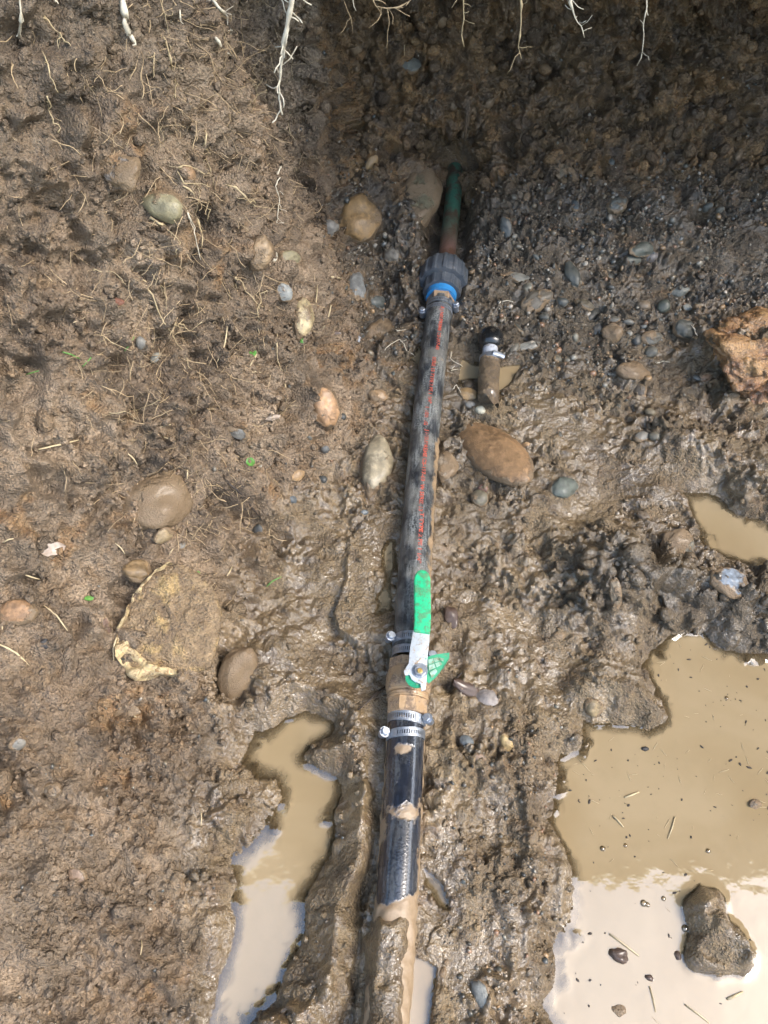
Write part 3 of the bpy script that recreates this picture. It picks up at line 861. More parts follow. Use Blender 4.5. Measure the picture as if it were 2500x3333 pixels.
def place_stone(name, px, py, w, h, rot, thick, sink, col, mud, label, cat='stone', group=None, seed=None, sub=4, mat=None, **kw):
    loc, nor = at(px, py)
    nor = (nor + Vector((0, -0.25, 0.35))).normalized()
    zc = depth_of(loc)
    if h > w: w, h = h, w
    a, b = w / 2 * zc / F, h / 2 * zc / F
    c = min(a, b) * thick
    e1, e2 = basis_at(px, py, rot, nor)
    vd = ray(px, py).normalized()
    a /= max(0.6, math.sqrt(max(0.0, 1 - e1.dot(vd) ** 2))) ** 0.85
    b /= max(0.6, math.sqrt(max(0.0, 1 - e2.dot(vd) ** 2))) ** 0.5
    seed = seed if seed is not None else int(px * 3 + py)
    me = stone_me(seed % 23, sub, **kw)
    if mat: 
        me = me.copy(); me.materials.clear(); me.materials.append(mat)
    o = link(name, me)
    R = Matrix((e1, e2, nor)).transposed().to_4x4()
    o.matrix_world = Matrix.Translation(loc + nor * c * (0.82 - sink * 2)) @ R @ Matrix.Diagonal((a, b, c, 1))
    o.color = (col[0], col[1], col[2], mud)
    tag(o, label, cat, group)
    return o

GREY = (0.15, 0.14, 0.12); TAN = (0.25, 0.175, 0.10); ORANGE = (0.31, 0.17, 0.075); OLIVE = (0.19, 0.165, 0.095)
DARK = (0.034, 0.036, 0.033); BLUE = (0.095, 0.11, 0.118); PALE = (0.42, 0.38, 0.30); BROWN = (0.16, 0.10, 0.055); RED = (0.16, 0.065, 0.04)
GREEN = (0.085, 0.098, 0.082)

# ------------------------------------------------------------------ the water pipe with its valve, clamps and union
py_ = np.array([p.y for p in PIPE])[::-1]; px_ = np.array([p.x for p in PIPE])[::-1]
pc = np.polyfit(py_, px_, 4)
def PF(y):
    x = float(np.polyval(pc, y)); dx = float(np.polyval(np.polyder(pc), y))
    d = Vector((dx, 1, 0)).normalized()
    return Vector((x, y, 0)), d, Vector((d.y, -d.x, 0))
def row(py):                               # Y of the pipe axis seen in picture row py
    return on_z(1300, py, 0.0).y
def ring_tube(name, rows, radii, n=48, mudf=None, closed=True, frame0=None):
    V, MU, UV = [], [], []
    s0 = 0; last = None
    for yy, r in zip(rows, radii):
        p, d, l = PF(yy)
        if last is not None: s0 += (p - last).length
        last = p
        for k in range(n):
            t = 2 * math.pi * k / n
            c, sn = math.cos(t), math.sin(t)
            V.append(p + l * (sn * r) + Vector((0, 0, c * r)))
            UV.append((math.sin(t) * 0.02 + 0.1, s0, math.cos(t) * 0.02, 1))
            MU.append(mudf(yy, t if t <= math.pi else t - 2 * math.pi) if mudf else 0)
    m_ = len(rows)
    Fc = [(i * n + k, (i + 1) * n + k, (i + 1) * n + (k + 1) % n, i * n + (k + 1) % n) for i in range(m_ - 1) for k in range(n)]
    V = np.array([v[:] for v in V], np.float32); MU = np.array(MU, np.float32)
    C = np.repeat(np.array([PF(y)[0][:] for y in rows], np.float32), n, axis=0)
    MU = MU + 0.55 * fbm(V, 45, 3, 7) + 0.22 * fbm(V, 190, 2, 9)
    out_ = (V - C) / np.linalg.norm(V - C, axis=1, keepdims=True)
    lift = smooth(0.42, 0.75, MU) * (0.0011 + 0.0016 * np.clip(pn(V, 110, 4), -0.4, 1))
    V = V + out_ * lift[:, None]
    me = np_mesh(name, V, np.array(Fc), True, dict(mud=MU, pipeco=np.array(UV)))
    return me
def lathe(name, prof, n=48, ribs=0, rib=0.0, flat=False, close=True, phase=0.0):
    """prof: list of (Y, radius) along the pipe axis"""
    V, Fc = [], []
    for yy, r in prof:
        p, d, l = PF(yy)
        for k in range(n):
            t = 2 * math.pi * (k + phase) / n
            rr = r * (1 + rib * (1 if math.cos(ribs * t) > 0.1 else -1)) if ribs else r
            V.append(p + l * (math.sin(t) * rr) + Vector((0, 0, math.cos(t) * rr)))
    m_ = len(prof)
    Fc = [(i * n + k, (i + 1) * n + k, (i + 1) * n + (k + 1) % n, i * n + (k + 1) % n) for i in range(m_ - 1) for k in range(n)]
    if close:
        Fc.append(tuple(range(n))); Fc.append(tuple((m_ - 1) * n + k for k in range(n - 1, -1, -1)))
    me = mesh(name, V, Fc, not flat)
    if not flat and hasattr(me, 'set_sharp_from_angle'): me.set_sharp_from_angle(angle=math.radians(35))
    return me

R_H = 0.0205
wp = tag(empty('water_pipe', PF(row(2250))[0] - Vector((0, 0, 0.02))), 'black plastic water pipe with green-handled shut-off valve and steel clamps', 'water pipe')
Y_un, Y_va, Y_vb, Y_end = row(985), row(2152), row(2338), row(3560)

def mud_upper(y, t):
    deg = math.degrees(t)
    along = float(smooth(row(1330), row(1480), y))
    right = float(smooth(28, 75, deg)) * along * 0.62
    right = max(right, float(smooth(60, 100, deg)) * 0.75 * max(along, 0.25))
    left = float(smooth(-70, -110, deg)) * 0.5
    spot = 0.30 * math.exp(-((y - row(1190)) / 0.02) ** 2 - ((deg - 15) / 20) ** 2)
    return max(right, left) + spot + 0.08
rows = np.linspace(Y_va + 0.004, Y_un, 330)
hose = child('hose', ring_tube('hose', rows, np.full(330, R_H), 64, mud_upper), M['hose'], wp)

def mud_lower(y, t):
    deg = math.degrees(t)
    band = 0.46 * math.exp(-((y - row(2655) - 0.00018 * deg) / 0.017) ** 2)
    under = float(smooth(60, 95, abs(deg))) * 0.7
    r2 = float(smooth(38, 70, deg)) * 0.36 * float(smooth(row(2600), row(2700), y))
    end = 0.95 * float(smooth(row(2890), row(2975), y - 0.00012 * deg))
    top = 0.7 * math.exp(-((y - row(2455)) / 0.008) ** 2) * math.exp(-((deg + 8) / 30) ** 2)
    return max(band, under, r2, end, top) + 0.04
rows = np.linspace(Y_end, Y_vb - 0.006, 260)
child('hose', ring_tube('hose', rows, np.full(260, R_H + 0.0002), 64, mud_lower), M['hose_wet'], wp)

# red print along the upper hose
def wrap_text(txt, y0, length, deg, size):
    cu = bpy.data.curves.new('print', 'FONT'); cu.body = txt; cu.size = 1.0; cu.resolution_u = 2; cu.offset = 0.028
    to = bpy.data.objects.new('print', cu); COL.objects.link(to)
    dg = bpy.context.evaluated_depsgraph_get(); dg.update()
    me = bpy.data.meshes.new_from_object(to.evaluated_get(dg))
    bpy.data.objects.remove(to); bpy.data.curves.remove(cu)
    co_ = np.array([v.co[:] for v in me.vertices])
    x0, x1 = co_[:, 0].min(), co_[:, 0].max()
    for v, c in zip(me.vertices, co_):
        y = y0 - (c[0] - x0) / (x1 - x0) * length            # reads towards the camera
        a = math.radians(deg) + (c[1] - 0.33) * size / R_H    # tops of the letters to the right
        p, d, l = PF(y)
        r = R_H + 0.00035
        v.co = p + l * (math.sin(a) * r) + Vector((0, 0, math.cos(a) * r))
    me.flip_normals()
    me.name = 'lettering'
    return me
for txt, pa, pb, deg in (('LB J NSUPREME CS-197-60', 1022, 1168, 14), ('SERIE 13 TYPE 2 PE 1 1/4"', 1192, 1342, 6), ('1 100  .G', 1354, 1413, 0),
                         ('J NSUPREME CS-197-60  W SERIE 13', 1426, 1690, 8), ('T TYPE 2 PE 1 1/4"', 1694, 1856, 14), ('20.20.0 1000', 1885, 2052, 14)):
    ya, yb = row(pa), row(pb)
    child('lettering', wrap_text(txt, ya, ya - yb, deg, 0.0072), M['red_print'], hose)

# worm-drive clamps
def clamp(py, r, w, side, shift=0.0, ang=78, slots=(-80, 80), flip=False):
    y = row(py)
    p, d, l = PF(y)
    parts = []
    th = 0.0008
    def ringp(a0, a1, t0=-180, t1=180, n=56, lift=0.0):
        V, Fc = [], []
        full = (t1 - t0) >= 360
        cnt = n if full else n + 1
        for k in range(cnt):
            t = math.radians(t0 + (t1 - t0) * k / n)
            for (a, rr) in ((a0, r + lift), (a1, r + lift), (a1, r + th + lift), (a0, r + th + lift)):
                V.append(p + d * (a + shift * math.sin(t)) + l * (math.sin(t) * rr) + Vector((0, 0, math.cos(t) * rr)))
        for k in range(n):
            q = ((k + 1) % cnt)
            for c in range(4):
                Fc.append((k * 4 + c, k * 4 + (c + 1) % 4, q * 4 + (c + 1) % 4, q * 4 + c))
        return V, Fc
    parts.append(ringp(-w / 2, -w * 0.22)); parts.append(ringp(w * 0.22, w / 2))
    for g in range(int(slots[0]), int(slots[1]), 7):       # bars between the slots
        parts.append(ringp(-w * 0.22, w * 0.22, g, g + 4.2, 2))
    parts.append(ringp(-w * 0.22, w * 0.22, slots[1], slots[0] + 360, 24))
    parts.append(ringp(-w * 0.40, w * 0.40, (ang - 45) if side > 0 else -ang - 4, (ang + 4) if side > 0 else -ang + 45, 10, 0.0010))
    c_ = child('hose_clamp', join_parts('hose_clamp', parts, False), M['steel'], wp)
    # screw across the band
    t = math.radians(ang * side)
    o = p + l * (math.sin(t) * (r + 0.0055)) + Vector((0, 0, math.cos(t) * (r + 0.0055)))
    tan = (l * math.cos(t) - Vector((0, 0, math.sin(t)))) * (-side)      # points up over the pipe
    hv, hf = tube_np([o - tan * 0.007, o - tan * 0.006, o + tan * 0.004, o + tan * 0.005], [0.0035, 0.0047, 0.0047, 0.0035], 10)
    child('screw_housing', join_parts('screw_housing', [(hv, hf)], False), M['steel'], c_)
    sv_, sf_ = tube_np([o + tan * 0.0052, o + tan * 0.0062], 0.0062, 14)
    hx, hxf = tube_np([o + tan * 0.0062, o + tan * 0.0102, o + tan * 0.0110], [0.0050, 0.0050, 0.0042], 6)
    scr = child('screw', join_parts('screw', [(sv_, sf_), (hx, hxf)], False), M['steel'], c_)
    return c_
clamp(2088, R_H + 0.0004, 0.0105, -1, 0.0012, 74, (-55, 55))
clamp(2132, R_H + 0.0004, 0.0105, 1, -0.0010, 95, (-78, 60))
clamp(2347, R_H + 0.0006, 0.0112, 1, -0.0016, 70, (-70, 48))
clamp(2398, R_H + 0.0006, 0.0100, -1, 0.0020, 72, (-52, 70))
clamp(1003, R_H + 0.0004, 0.0090, 1, 0.0006, 82, (-60, 60))
clamp(1022, R_H + 0.0004, 0.0070, -1, 0.0, 95, (-50, 60))

# ball valve
vb = child('valve_body', lathe('valve_body', [(row(2276), 0.0205), (row(2275), 0.0238), (row(2268), 0.0243), (row(2262), 0.0232), (row(2258), 0.0255), (row(2238), 0.0268),
            (row(2205), 0.0262), (row(2186), 0.0245), (row(2184), 0.0205)], 40), M['brass'], wp)
child('hex_end', lathe('hex_end', [(row(2334), 0.0205), (row(2330), 0.0242), (row(2284), 0.0242), (row(2280), 0.0225)], 8, flat=True, phase=0.5), M['brass'], vb)
child('collar', lathe('collar', [(row(2283), 0.0222), (row(2281.5), 0.0248), (row(2277.5), 0.0250), (row(2275.6), 0.0230)], 40), M['brass'], vb)
child('hex_end', lathe('hex_end', [(row(2185), 0.0235), (row(2181), 0.0258), (row(2156), 0.0252), (row(2153), 0.0212)], 8, flat=True, phase=0.5), M['brass'], vb)
def prism(name, pts, z0, z1, bevel=0.0, tilt=None, segs=2):
    bm = bmesh.new()
    zc = (z0 + z1) / 2
    lo, hi = [], []
    for (x, y) in pts:
        q = on_z(x, y, zc)
        dz_ = tilt(x, y) if tilt else 0
        lo.append(bm.verts.new((q.x, q.y, z0 + dz_))); hi.append(bm.verts.new((q.x, q.y, z1 + dz_)))
    n = len(pts)
    bm.faces.new(hi); bm.faces.new(lo[::-1])
    for i in range(n): bm.faces.new((lo[i], lo[(i + 1) % n], hi[(i + 1) % n], hi[i]))
    bmesh.ops.recalc_face_normals(bm, faces=bm.faces)
    if bevel:
        bmesh.ops.bevel(bm, geom=[e for e in bm.edges], offset=bevel, segments=segs, profile=0.6, affect='EDGES', clamp_overlap=True)
    me = bpy.data.meshes.new(name); bm.to_mesh(me); bm.free()
    me.polygons.foreach_set('use_smooth', [True] * len(me.polygons))
    if hasattr(me, 'set_sharp_from_angle'): me.set_sharp_from_angle(angle=math.radians(40))
    return me
def disc(name, px, py, z0, z1, r, n=24, top=1.0):
    q = on_z(px, py, (z0 + z1) / 2)
    v, f = tube_np([(q.x, q.y, z0), (q.x, q.y, z1 - (z1 - z0) * 0.15), (q.x, q.y, z1)], [r, r, r * top], n)
    return join_parts(name, [(v, f)], False)
child('stem', disc('stem', 1360, 2197, 0.018, 0.0415, 0.0095, 20), M['brass'], vb)
child('stop_pin', disc('stop_pin', 1321, 2196, 0.022, 0.040, 0.0030, 4), M['brass'], vb)
lv = child('valve_lever', prism('valve_lever', [(1346, 2050), (1399, 2056), (1397, 2090), (1392, 2135), (1390, 2187), (1388, 2223), (1384, 2246), (1372, 2250), (1368, 2226),
            (1352, 2221), (1339, 2212), (1333, 2197), (1318, 2199), (1314, 2186), (1330, 2160), (1335, 2109)], 0.0425, 0.0452, 0.0006), M['zinc'], wp)
child('grip', prism('grip', [(1347, 1888), (1351, 1872), (1360, 1861), (1373, 1857), (1387, 1861), (1397, 1872), (1401, 1888), (1402, 1960), (1403, 2012), (1400, 2067),
            (1373, 2062), (1346, 2059), (1348, 2010), (1347, 1950)], 0.0405, 0.0485, 0.0026, segs=3), M['grip'], lv)
child('nut', disc('nut', 1367, 2183, 0.0452, 0.0505, 0.0066, 6, 0.93), M['steel'], lv)
child('washer', disc('washer', 1367, 2183, 0.0452, 0.0462, 0.0088, 24), M['steel'], lv)
child('bolt', disc('bolt', 1367, 2183, 0.0500, 0.0530, 0.0030, 16, 0.8), M['brass_bolt'], lv)
child('green_washer', disc('green_washer', 1356, 2205, 0.0415, 0.0424, 0.0125, 28), M['tag_green'], lv)
tl = lambda x, y: -0.010 * ((x - 1390) / 70.0) + 0.004 * math.sin((y - 2120) / 25.0)
tg = child('tag', prism('tag', [(1385, 2147), (1405, 2134), (1421, 2127), (1443, 2119), (1465, 2112), (1464, 2134), (1447, 2166), (1432, 2185), (1419, 2201), (1396, 2221), (1386, 2212)],
            0.0405, 0.0417, 0.0, tl), M['tag_green'], wp)
tl2 = lambda x, y: tl(x, y) + 0.0010
for pts in ([(1393, 2152), (1409, 2145), (1413, 2158), (1394, 2168)], [(1411, 2144), (1426, 2138), (1432, 2149), (1415, 2157)], [(1395, 2171), (1413, 2161), (1418, 2173), (1396, 2185)],
            [(1416, 2160), (1433, 2152), (1440, 2160), (1422, 2172)], [(1429, 2137), (1446, 2139), (1444, 2150), (1435, 2148)], [(1398, 2190), (1418, 2177), (1424, 2184), (1406, 2205)]):
    child('print_patch', prism('print_patch', pts, 0.0410, 0.0414, 0.0, tl2), M['tag_white'], tg)

# union at the far end and the metal pipe
Yn = row(918)
child('adapter', lathe('adapter', [(row(1000), 0.0200), (row(990), 0.0225), (row(975), 0.0225), (row(970), 0.0200)], 6, flat=True, phase=0.5), M['brass'], wp)
child('blue_ring', lathe('blue_ring', [(row(976), 0.0195), (row(975), 0.0245), (row(962), 0.0250), (row(958), 0.0250)], 40), M['blue'], wp)
child('union_collar', lathe('union_collar', [(row(960), 0.0245), (row(959), 0.0300), (row(940), 0.0312), (row(928), 0.0312)], 96, 12, 0.022), M['nut_grey'], wp)
child('union_nut', lathe('union_nut', [(row(932), 0.0320), (row(930), 0.0385), (row(926), 0.0398), (row(890), 0.0392), (row(876), 0.0340), (row(874), 0.018)], 112, 14, 0.026), M['nut_grey'], wp)
rows = np.linspace(row(880), row(560), 60)
V, VE = [], []
for i, yy in enumerate(rows):
    p, d, l = PF(yy)
    if yy > row(640): p = p.copy()
    p.z = 0.006 * (i / 59.0)
    for k_ in range(32):
        t = 2 * math.pi * k_ / 32
        V.append(p + l * (math.sin(t) * 0.0145) + Vector((0, 0, math.cos(t) * 0.0145)))
        VE.append(float(smooth(row(830), row(690), yy)))
Fc = np.array([(i * 32 + k_, (i + 1) * 32 + k_, (i + 1) * 32 + (k_ + 1) % 32, i * 32 + (k_ + 1) % 32) for i in range(59) for k_ in range(32)])
child('metal_pipe', np_mesh('metal_pipe', np.array(V), Fc, True, dict(verd=np.array(VE))), M['copper'], wp)

# ------------------------------------------------------------------ the cut-off old pipe stub beside it
q0, q1 = on_z(1598, 1085, 0.010), on_z(1589, 1300, 0.004)
sd_ = (q1 - q0).normalized()
L_ = (q1 - q0).length
def sp(f, up=0.0): return q0 + sd_ * (L_ * f) + Vector((0, 0, up))
stub = tag(empty('pipe_stub', on_z(1592, 1200, -0.015)), 'cut-off old pipe stub with clamp and white sleeve beside long pipe', 'pipe stub')
def stube(name, fr, rr, mat, n=32):
    v, f = tube_np([sp(a) for a in fr], rr, n)
    me = join_parts(name, [(v, f)]); 
    if hasattr(me, 'set_sharp_from_angle'): me.set_sharp_from_angle(angle=math.radians(40))
    return child(name, me, mat, stub)
stube('rubber_cap', (-0.06, -0.03, 0.0, 0.05, 0.12, 0.19, 0.23, 0.25), (0.006, 0.0120, 0.0165, 0.0195, 0.0205, 0.0195, 0.0165, 0.011), M['rubber'])
stube('sleeve', (0.23, 0.24, 0.36, 0.40), (0.008, 0.0118, 0.0120, 0.012), M['white_plastic'])
cb = stube('hose_clamp', (0.385, 0.39, 0.455, 0.46), (0.012, 0.0160, 0.0160, 0.012), M['steel'])
side = Vector((-sd_.y, sd_.x, 0)).normalized()
side = side if side.x > 0 else -side
ho = sp(0.42, 0.0145) + side * 0.008
v, f = tube_np([ho - side * 0.006 - Vector((0, 0, -0.001)), ho + side * 0.007 + Vector((0, 0, -0.003))], 0.0048, 10)
v2, f2 = tube_np([ho + side * 0.007 + Vector((0, 0, -0.003)), ho + side * 0.012 + Vector((0, 0, -0.005))], 0.0042, 6)
child('screw', join_parts('screw', [(v, f), (v2, f2)], False), M['steel'], cb)
n = 36; V = []; Fc = []
for i in range(22):
    a = 0.44 + 0.56 * i / 21
    for k_ in range(n):
        t = 2 * math.pi * k_ / n
        cut = 0.0
        if i == 21: cut = 0.016 * math.sin(t + 0.8) + 0.004 * math.sin(4 * t)
        rr = 0.0158 * (1 + 0.03 * math.sin(3 * t + a * 9))
        V.append(sp(a) + sd_ * cut + side * (math.sin(t) * rr) + Vector((0, 0, math.cos(t) * rr)))
for i in range(21):
    for k_ in range(n): Fc.append((i * n + k_, i * n + (k_ + 1) % n, (i + 1) * n + (k_ + 1) % n, (i + 1) * n + k_))
Fc.append(tuple(20 * n + k_ for k_ in range(n)))
child('broken_pipe', mesh('broken_pipe', V, Fc), M['mud_pipe'], stub)

# ------------------------------------------------------------------ cobbles and stones one can point at
G_ST = None
STONES = [
 # px, py, w, h, rot, thick, sink, colour, mud, label
 (540, 672, 135, 105, -20, 0.8, 0.42, OLIVE, 0.30, 'olive grey cobble high in the left bank above hanging roots'),
 (1158, 722, 135, 165, 65, 0.85, 0.40, (0.25, 0.155, 0.065), 0.30, 'large orange-tan boulder at the corner of the left bank'),
 (1073, 742, 55, 60, 30, 0.8, 0.45, GREY, 0.35, 'small grey stone touching the large orange-tan boulder'),
 (848, 825, 88, 115, 75, 0.8, 0.42, TAN, 0.45, 'tan stone half sunk in the left bank, two stones left of the bank corner'),
 (945, 838, 68, 48, 15, 0.8, 0.42, OLIVE, 0.4, 'small olive stone just right of the tan bank stone'),
 (893, 838, 26, 36, 80, 0.8, 0.4, PALE, 0.3, 'little pale pebble wedged between the two tan bank stones'),
 (925, 950, 66, 62, -40, 0.7, 0.42, (0.22, 0.225, 0.21), 0.45, 'pale grey-white stone in the left bank'),
 (985, 1035, 82, 128, 80, 0.75, 0.42, (0.34, 0.27, 0.15), 0.38, 'yellowish mud-streaked cobble in the left bank by a green leaf'),
 (1058, 1328, 88, 145, 100, 0.85, 0.36, (0.34, 0.20, 0.10), 0.30, 'smooth orange-tan cobble left of the pipe middle'),
 (1222, 1520, 118, 190, 78, 0.9, 0.30, (0.25, 0.21, 0.14), 0.28, 'big rounded grey-orange cobble touching the pipe on its left'),
 (505, 1645, 225, 190, 15, 0.85, 0.20, (0.20, 0.135, 0.072), 0.62, 'largest mud-caked cobble in the middle of the left bank'),
 (445, 1862, 92, 76, 10, 0.85, 0.30, (0.19, 0.125, 0.06), 0.25, 'brown egg-shaped cobble just above the crusted slab'),
 (62, 1992, 115, 88, 12, 0.8, 0.32, (0.26, 0.15, 0.075), 0.35, 'brown-orange stone at the left edge of the picture'),
 (775, 2200, 118, 190, 80, 0.75, 0.42, (0.17, 0.12, 0.065), 0.85, 'mud-slick oblong cobble above the left puddle'),
 (385, 2318, 120, 52, 8, 0.6, 0.45, (0.20, 0.14, 0.085), 0.55, 'flat buried stone below the crusted slab'),
 (400, 560, 105, 120, 60, 0.5, 0.46, (0.17, 0.155, 0.14), 0.5, 'buried grey stone near the top of the left bank'),
 (612, 562, 55, 50, 0, 0.7, 0.42, (0.26, 0.16, 0.085), 0.4, 'orange lump with roots lying across it, left bank'),
 (765, 1405, 95, 45, -30, 0.6, 0.45, GREY, 0.55, 'half buried grey stone between the roots and the orange cobble'),
 (460, 1115, 40, 46, 85, 0.8, 0.4, GREY, 0.3, 'grey pebble on the left bank beside a grass blade'),
 (508, 1165, 46, 30, 40, 0.7, 0.4, (0.24, 0.24, 0.21), 0.3, 'pale oval pebble below the grey pebble on the left bank'),
 (622, 995, 34, 26, -10, 0.8, 0.35, BROWN, 0.1, 'little brown pebble hanging in the root tangle'),
 (375, 985, 62, 26, 25, 0.7, 0.40, RED, 0.3, 'reddish oblong stone in the left bank'),
 (968, 1548, 52, 34, 25, 0.7, 0.38, (0.30, 0.19, 0.09), 0.2, 'ochre pebble left of the big rounded cobble'),
 (1058, 1462, 26, 30, 0, 0.8, 0.36, (0.08, 0.08, 0.075), 0.1, 'small slate pebble under the orange-tan cobble'),
 (1052, 1560, 24, 30, -30, 0.8, 0.35, DARK, 0.05, 'small black pebble left of the big rounded cobble'),
 (1113, 1357, 28, 27, 0, 0.9, 0.3, DARK, 0.0, 'glossy black pebble beside the orange-tan cobble'),
 (953, 1627, 28, 26, 0, 0.8, 0.35, BLUE, 0.1, 'blue-grey pebble low on the left bank'),
 (838, 1728, 34, 46, 60, 0.6, 0.35, DARK, 0.15, 'dark flat pebble below the thin dark twig'),
 (1186, 1668, 26, 18, 10, 0.8, 0.35, BLUE, 0.1, 'tiny blue-grey pebble at the foot of the bank'),
 (592, 1776, 22, 28, 80, 0.8, 0.35, GREY, 0.1, 'grey-green pebble between large cobble and crusted slab'),
 (345, 2032, 66, 30, -30, 0.7, 0.40, (0.14, 0.085, 0.06), 0.4, 'reddish brown oblong stone left of the crusted slab'),
 (58, 2420, 56, 46, 0, 0.7, 0.42, GREY, 0.5, 'muddy grey stone at the lower left edge'),
 (165, 2570, 60, 50, 20, 0.7, 0.42, (0.24, 0.2, 0.15), 0.55, 'muddy pale stone low in the left foreground'),
 (250, 2850, 62, 48, 0, 0.7, 0.42, (0.22, 0.15, 0.10), 0.5, 'pinkish stone in the left foreground soil'),
 (175, 2575, 40, 40, 0, 0.7, 0.42, TAN, 0.5, 'tan stone low in the left foreground'),
 (530, 1745, 66, 50, 20, 0.7, 0.40, (0.26, 0.19, 0.10), 0.4, 'yellowish lump right below the largest mud-caked cobble'),
 (1608, 1480, 158, 292, 124, 0.50, 0.20, (0.215, 0.128, 0.062), 0.16, 'long flat mud-brown stone right of the pipe'),
 (1560, 1625, 58, 58, 0, 0.85, 0.28, (0.125, 0.11, 0.075), 0.3, 'round olive pebble below the long flat stone'),
 (1572, 1590, 36, 30, 0, 0.8, 0.3, (0.13, 0.07, 0.05), 0.1, 'small reddish pebble between round pebble and long flat stone'),
 (1452, 1520, 88, 96, 80, 0.6, 0.36, (0.27, 0.22, 0.16), 0.55, 'mud-covered stone leaning on the right side of the pipe'),
 (1522, 1285, 62, 42, -35, 0.75, 0.30, (0.36, 0.24, 0.12), 0.1, 'orange and cream pebble below the pipe stub'),
 (1563, 1335, 34, 27, -20, 0.85, 0.28, (0.42, 0.39, 0.29), 0.0, 'pale cream pebble above the long flat stone'),
 (1530, 1318, 36, 26, 0, 0.85, 0.3, GREY, 0.2, 'grey pebble left of the cream pebble'),
 (1830, 1592, 92, 78, 30, 0.7, 0.36, GREEN, 0.25, 'grey-green stone right of the long flat stone'),
 (2205, 1775, 100, 115, 110, 0.6, 0.34, (0.13, 0.125, 0.10), 0.55, 'muddy stone beside the upper puddle'),
 (2098, 1682, 50, 34, -35, 0.8, 0.36, (0.16, 0.12, 0.08), 0.4, 'small muddy stone left of the upper puddle'),
 (2375, 1900, 120, 92, -25, 0.7, 0.32, (0.21, 0.25, 0.30), 0.40, 'blue-grey stone with mud cap on the ridge between puddles'),
 (2003, 1932, 42, 105, 100, 0.8, 0.38, (0.18, 0.14, 0.09), 0.5, 'long rounded stone lying in wet mud left of the ridge'),
 (2088, 1425, 52, 42, 35, 0.8, 0.32, GREY, 0.35, 'grey oval stone at the edge of the wet mud'),
 (2133, 1422, 40, 32, -20, 0.8, 0.32, (0.16, 0.14, 0.10), 0.2, 'second grey oval stone right beside the first at the wet mud edge'),
 (2225, 1072, 68, 64, 0, 0.75, 0.24, (0.075, 0.078, 0.070), 0.05, 'dark round disc-like pebble near the orange clod'),
 (2090, 815, 76, 46, 18, 0.75, 0.28, (0.105, 0.12, 0.108), 0.05, 'grey-green oval pebble on top of the back gravel'),
 (2055, 848, 58, 38, 12, 0.75, 0.32, (0.10, 0.11, 0.098), 0.1, 'grey pebble tucked under the grey-green oval pebble'),
 (2120, 838, 42, 32, 30, 0.75, 0.34, (0.14, 0.13, 0.135), 0.1, 'mauve-grey pebble right of the stacked gravel pebbles'),
 (1862, 898, 48, 92, 112, 0.7, 0.30, (0.055, 0.062, 0.058), 0.0, 'glossy dark wedge pebble upright in the back gravel'),
 (1695, 905, 98, 34, -12, 0.6, 0.38, (0.20, 0.20, 0.185), 0.35, 'pale flat stone lying right of the union nut'),
 (1745, 980, 108, 62, 32, 0.7, 0.34, (0.115, 0.10, 0.078), 0.25, 'large brown-grey stone in the gravel above the pipe stub'),
 (1830, 983, 40, 30, -10, 0.8, 0.30, (0.055, 0.062, 0.060), 0.0, 'small dark pebble left of the brown oval pebble'),
 (1902, 995, 72, 36, -12, 0.8, 0.28, (0.12, 0.105, 0.08), 0.05, 'brown oval pebble in the back gravel'),
 (1930, 1025, 54, 36, 42, 0.7, 0.30, DARK, 0.0, 'black angular pebble right under the brown oval pebble'),
 (1718, 1128, 84, 30, 14, 0.6, 0.34, (0.25, 0.25, 0.23), 0.15, 'pale slab pebble just right of the pipe stub'),
 (1772, 1032, 36, 30, 0, 0.8, 0.34, (0.10, 0.10, 0.088), 0.1, 'grey pebble between pale slab and large brown-grey stone'),
 (2095, 995, 46, 34, 0, 0.8, 0.32, (0.15, 0.115, 0.08), 0.1, 'brown blocky pebble in the back gravel'),
 (2160, 998, 44, 44, 60, 0.8, 0.32, GREEN, 0.1, 'green-grey pointed pebble in the back gravel'),
 (2236, 1002, 30, 22, 0, 0.8, 0.30, (0.27, 0.27, 0.25), 0.0, 'small pale grey pebble above the disc-like pebble'),
 (2210, 950, 62, 34, 20, 0.6, 0.34, (0.12, 0.13, 0.12), 0.2, 'flat grey pebble high on the right gravel'),
 (2118, 1148, 50, 40, 15, 0.85, 0.26, (0.12, 0.115, 0.095), 0.1, 'smooth oval grey pebble below the gravel cluster'),
 (2070, 1108, 34, 46, 90, 0.8, 0.30, DARK, 0.0, 'dark teardrop pebble in the gravel cluster'),
 (1945, 1078, 32, 50, 80, 0.7, 0.32, (0.16, 0.15, 0.14), 0.1, 'upright grey flat pebble at the left of the gravel cluster'),
 (1993, 1085, 66, 66, 0, 0.7, 0.38, (0.18, 0.155, 0.10), 0.7, 'mud-capped stone in the gravel cluster'),
 (2045, 1048, 36, 20, -10, 0.8, 0.30, (0.16, 0.16, 0.15), 0.0, 'grey bean-shaped pebble in the gravel cluster'),
 (2096, 1064, 26, 17, -10, 0.8, 0.28, (0.30, 0.30, 0.28), 0.0, 'tiny pale oval pebble in the gravel cluster'),
 (1996, 1040, 44, 24, -5, 0.8, 0.34, (0.11, 0.105, 0.09), 0.1, 'dark brown oval pebble on top of the gravel cluster'),
 (2120, 1100, 70, 44, 10, 0.7, 0.36, (0.12, 0.115, 0.10), 0.35, 'broad grey stone between teardrop and disc-like pebbles'),
 (2062, 1210, 92, 66, 10, 0.8, 0.36, (0.18, 0.15, 0.10), 0.75, 'lumpy mud-coated stone below the gravel cluster'),
 (2083, 1275, 44, 50, 90, 0.7, 0.34, (0.12, 0.10, 0.08), 0.3, 'brown wedge stone under the lumpy mud-coated stone'),
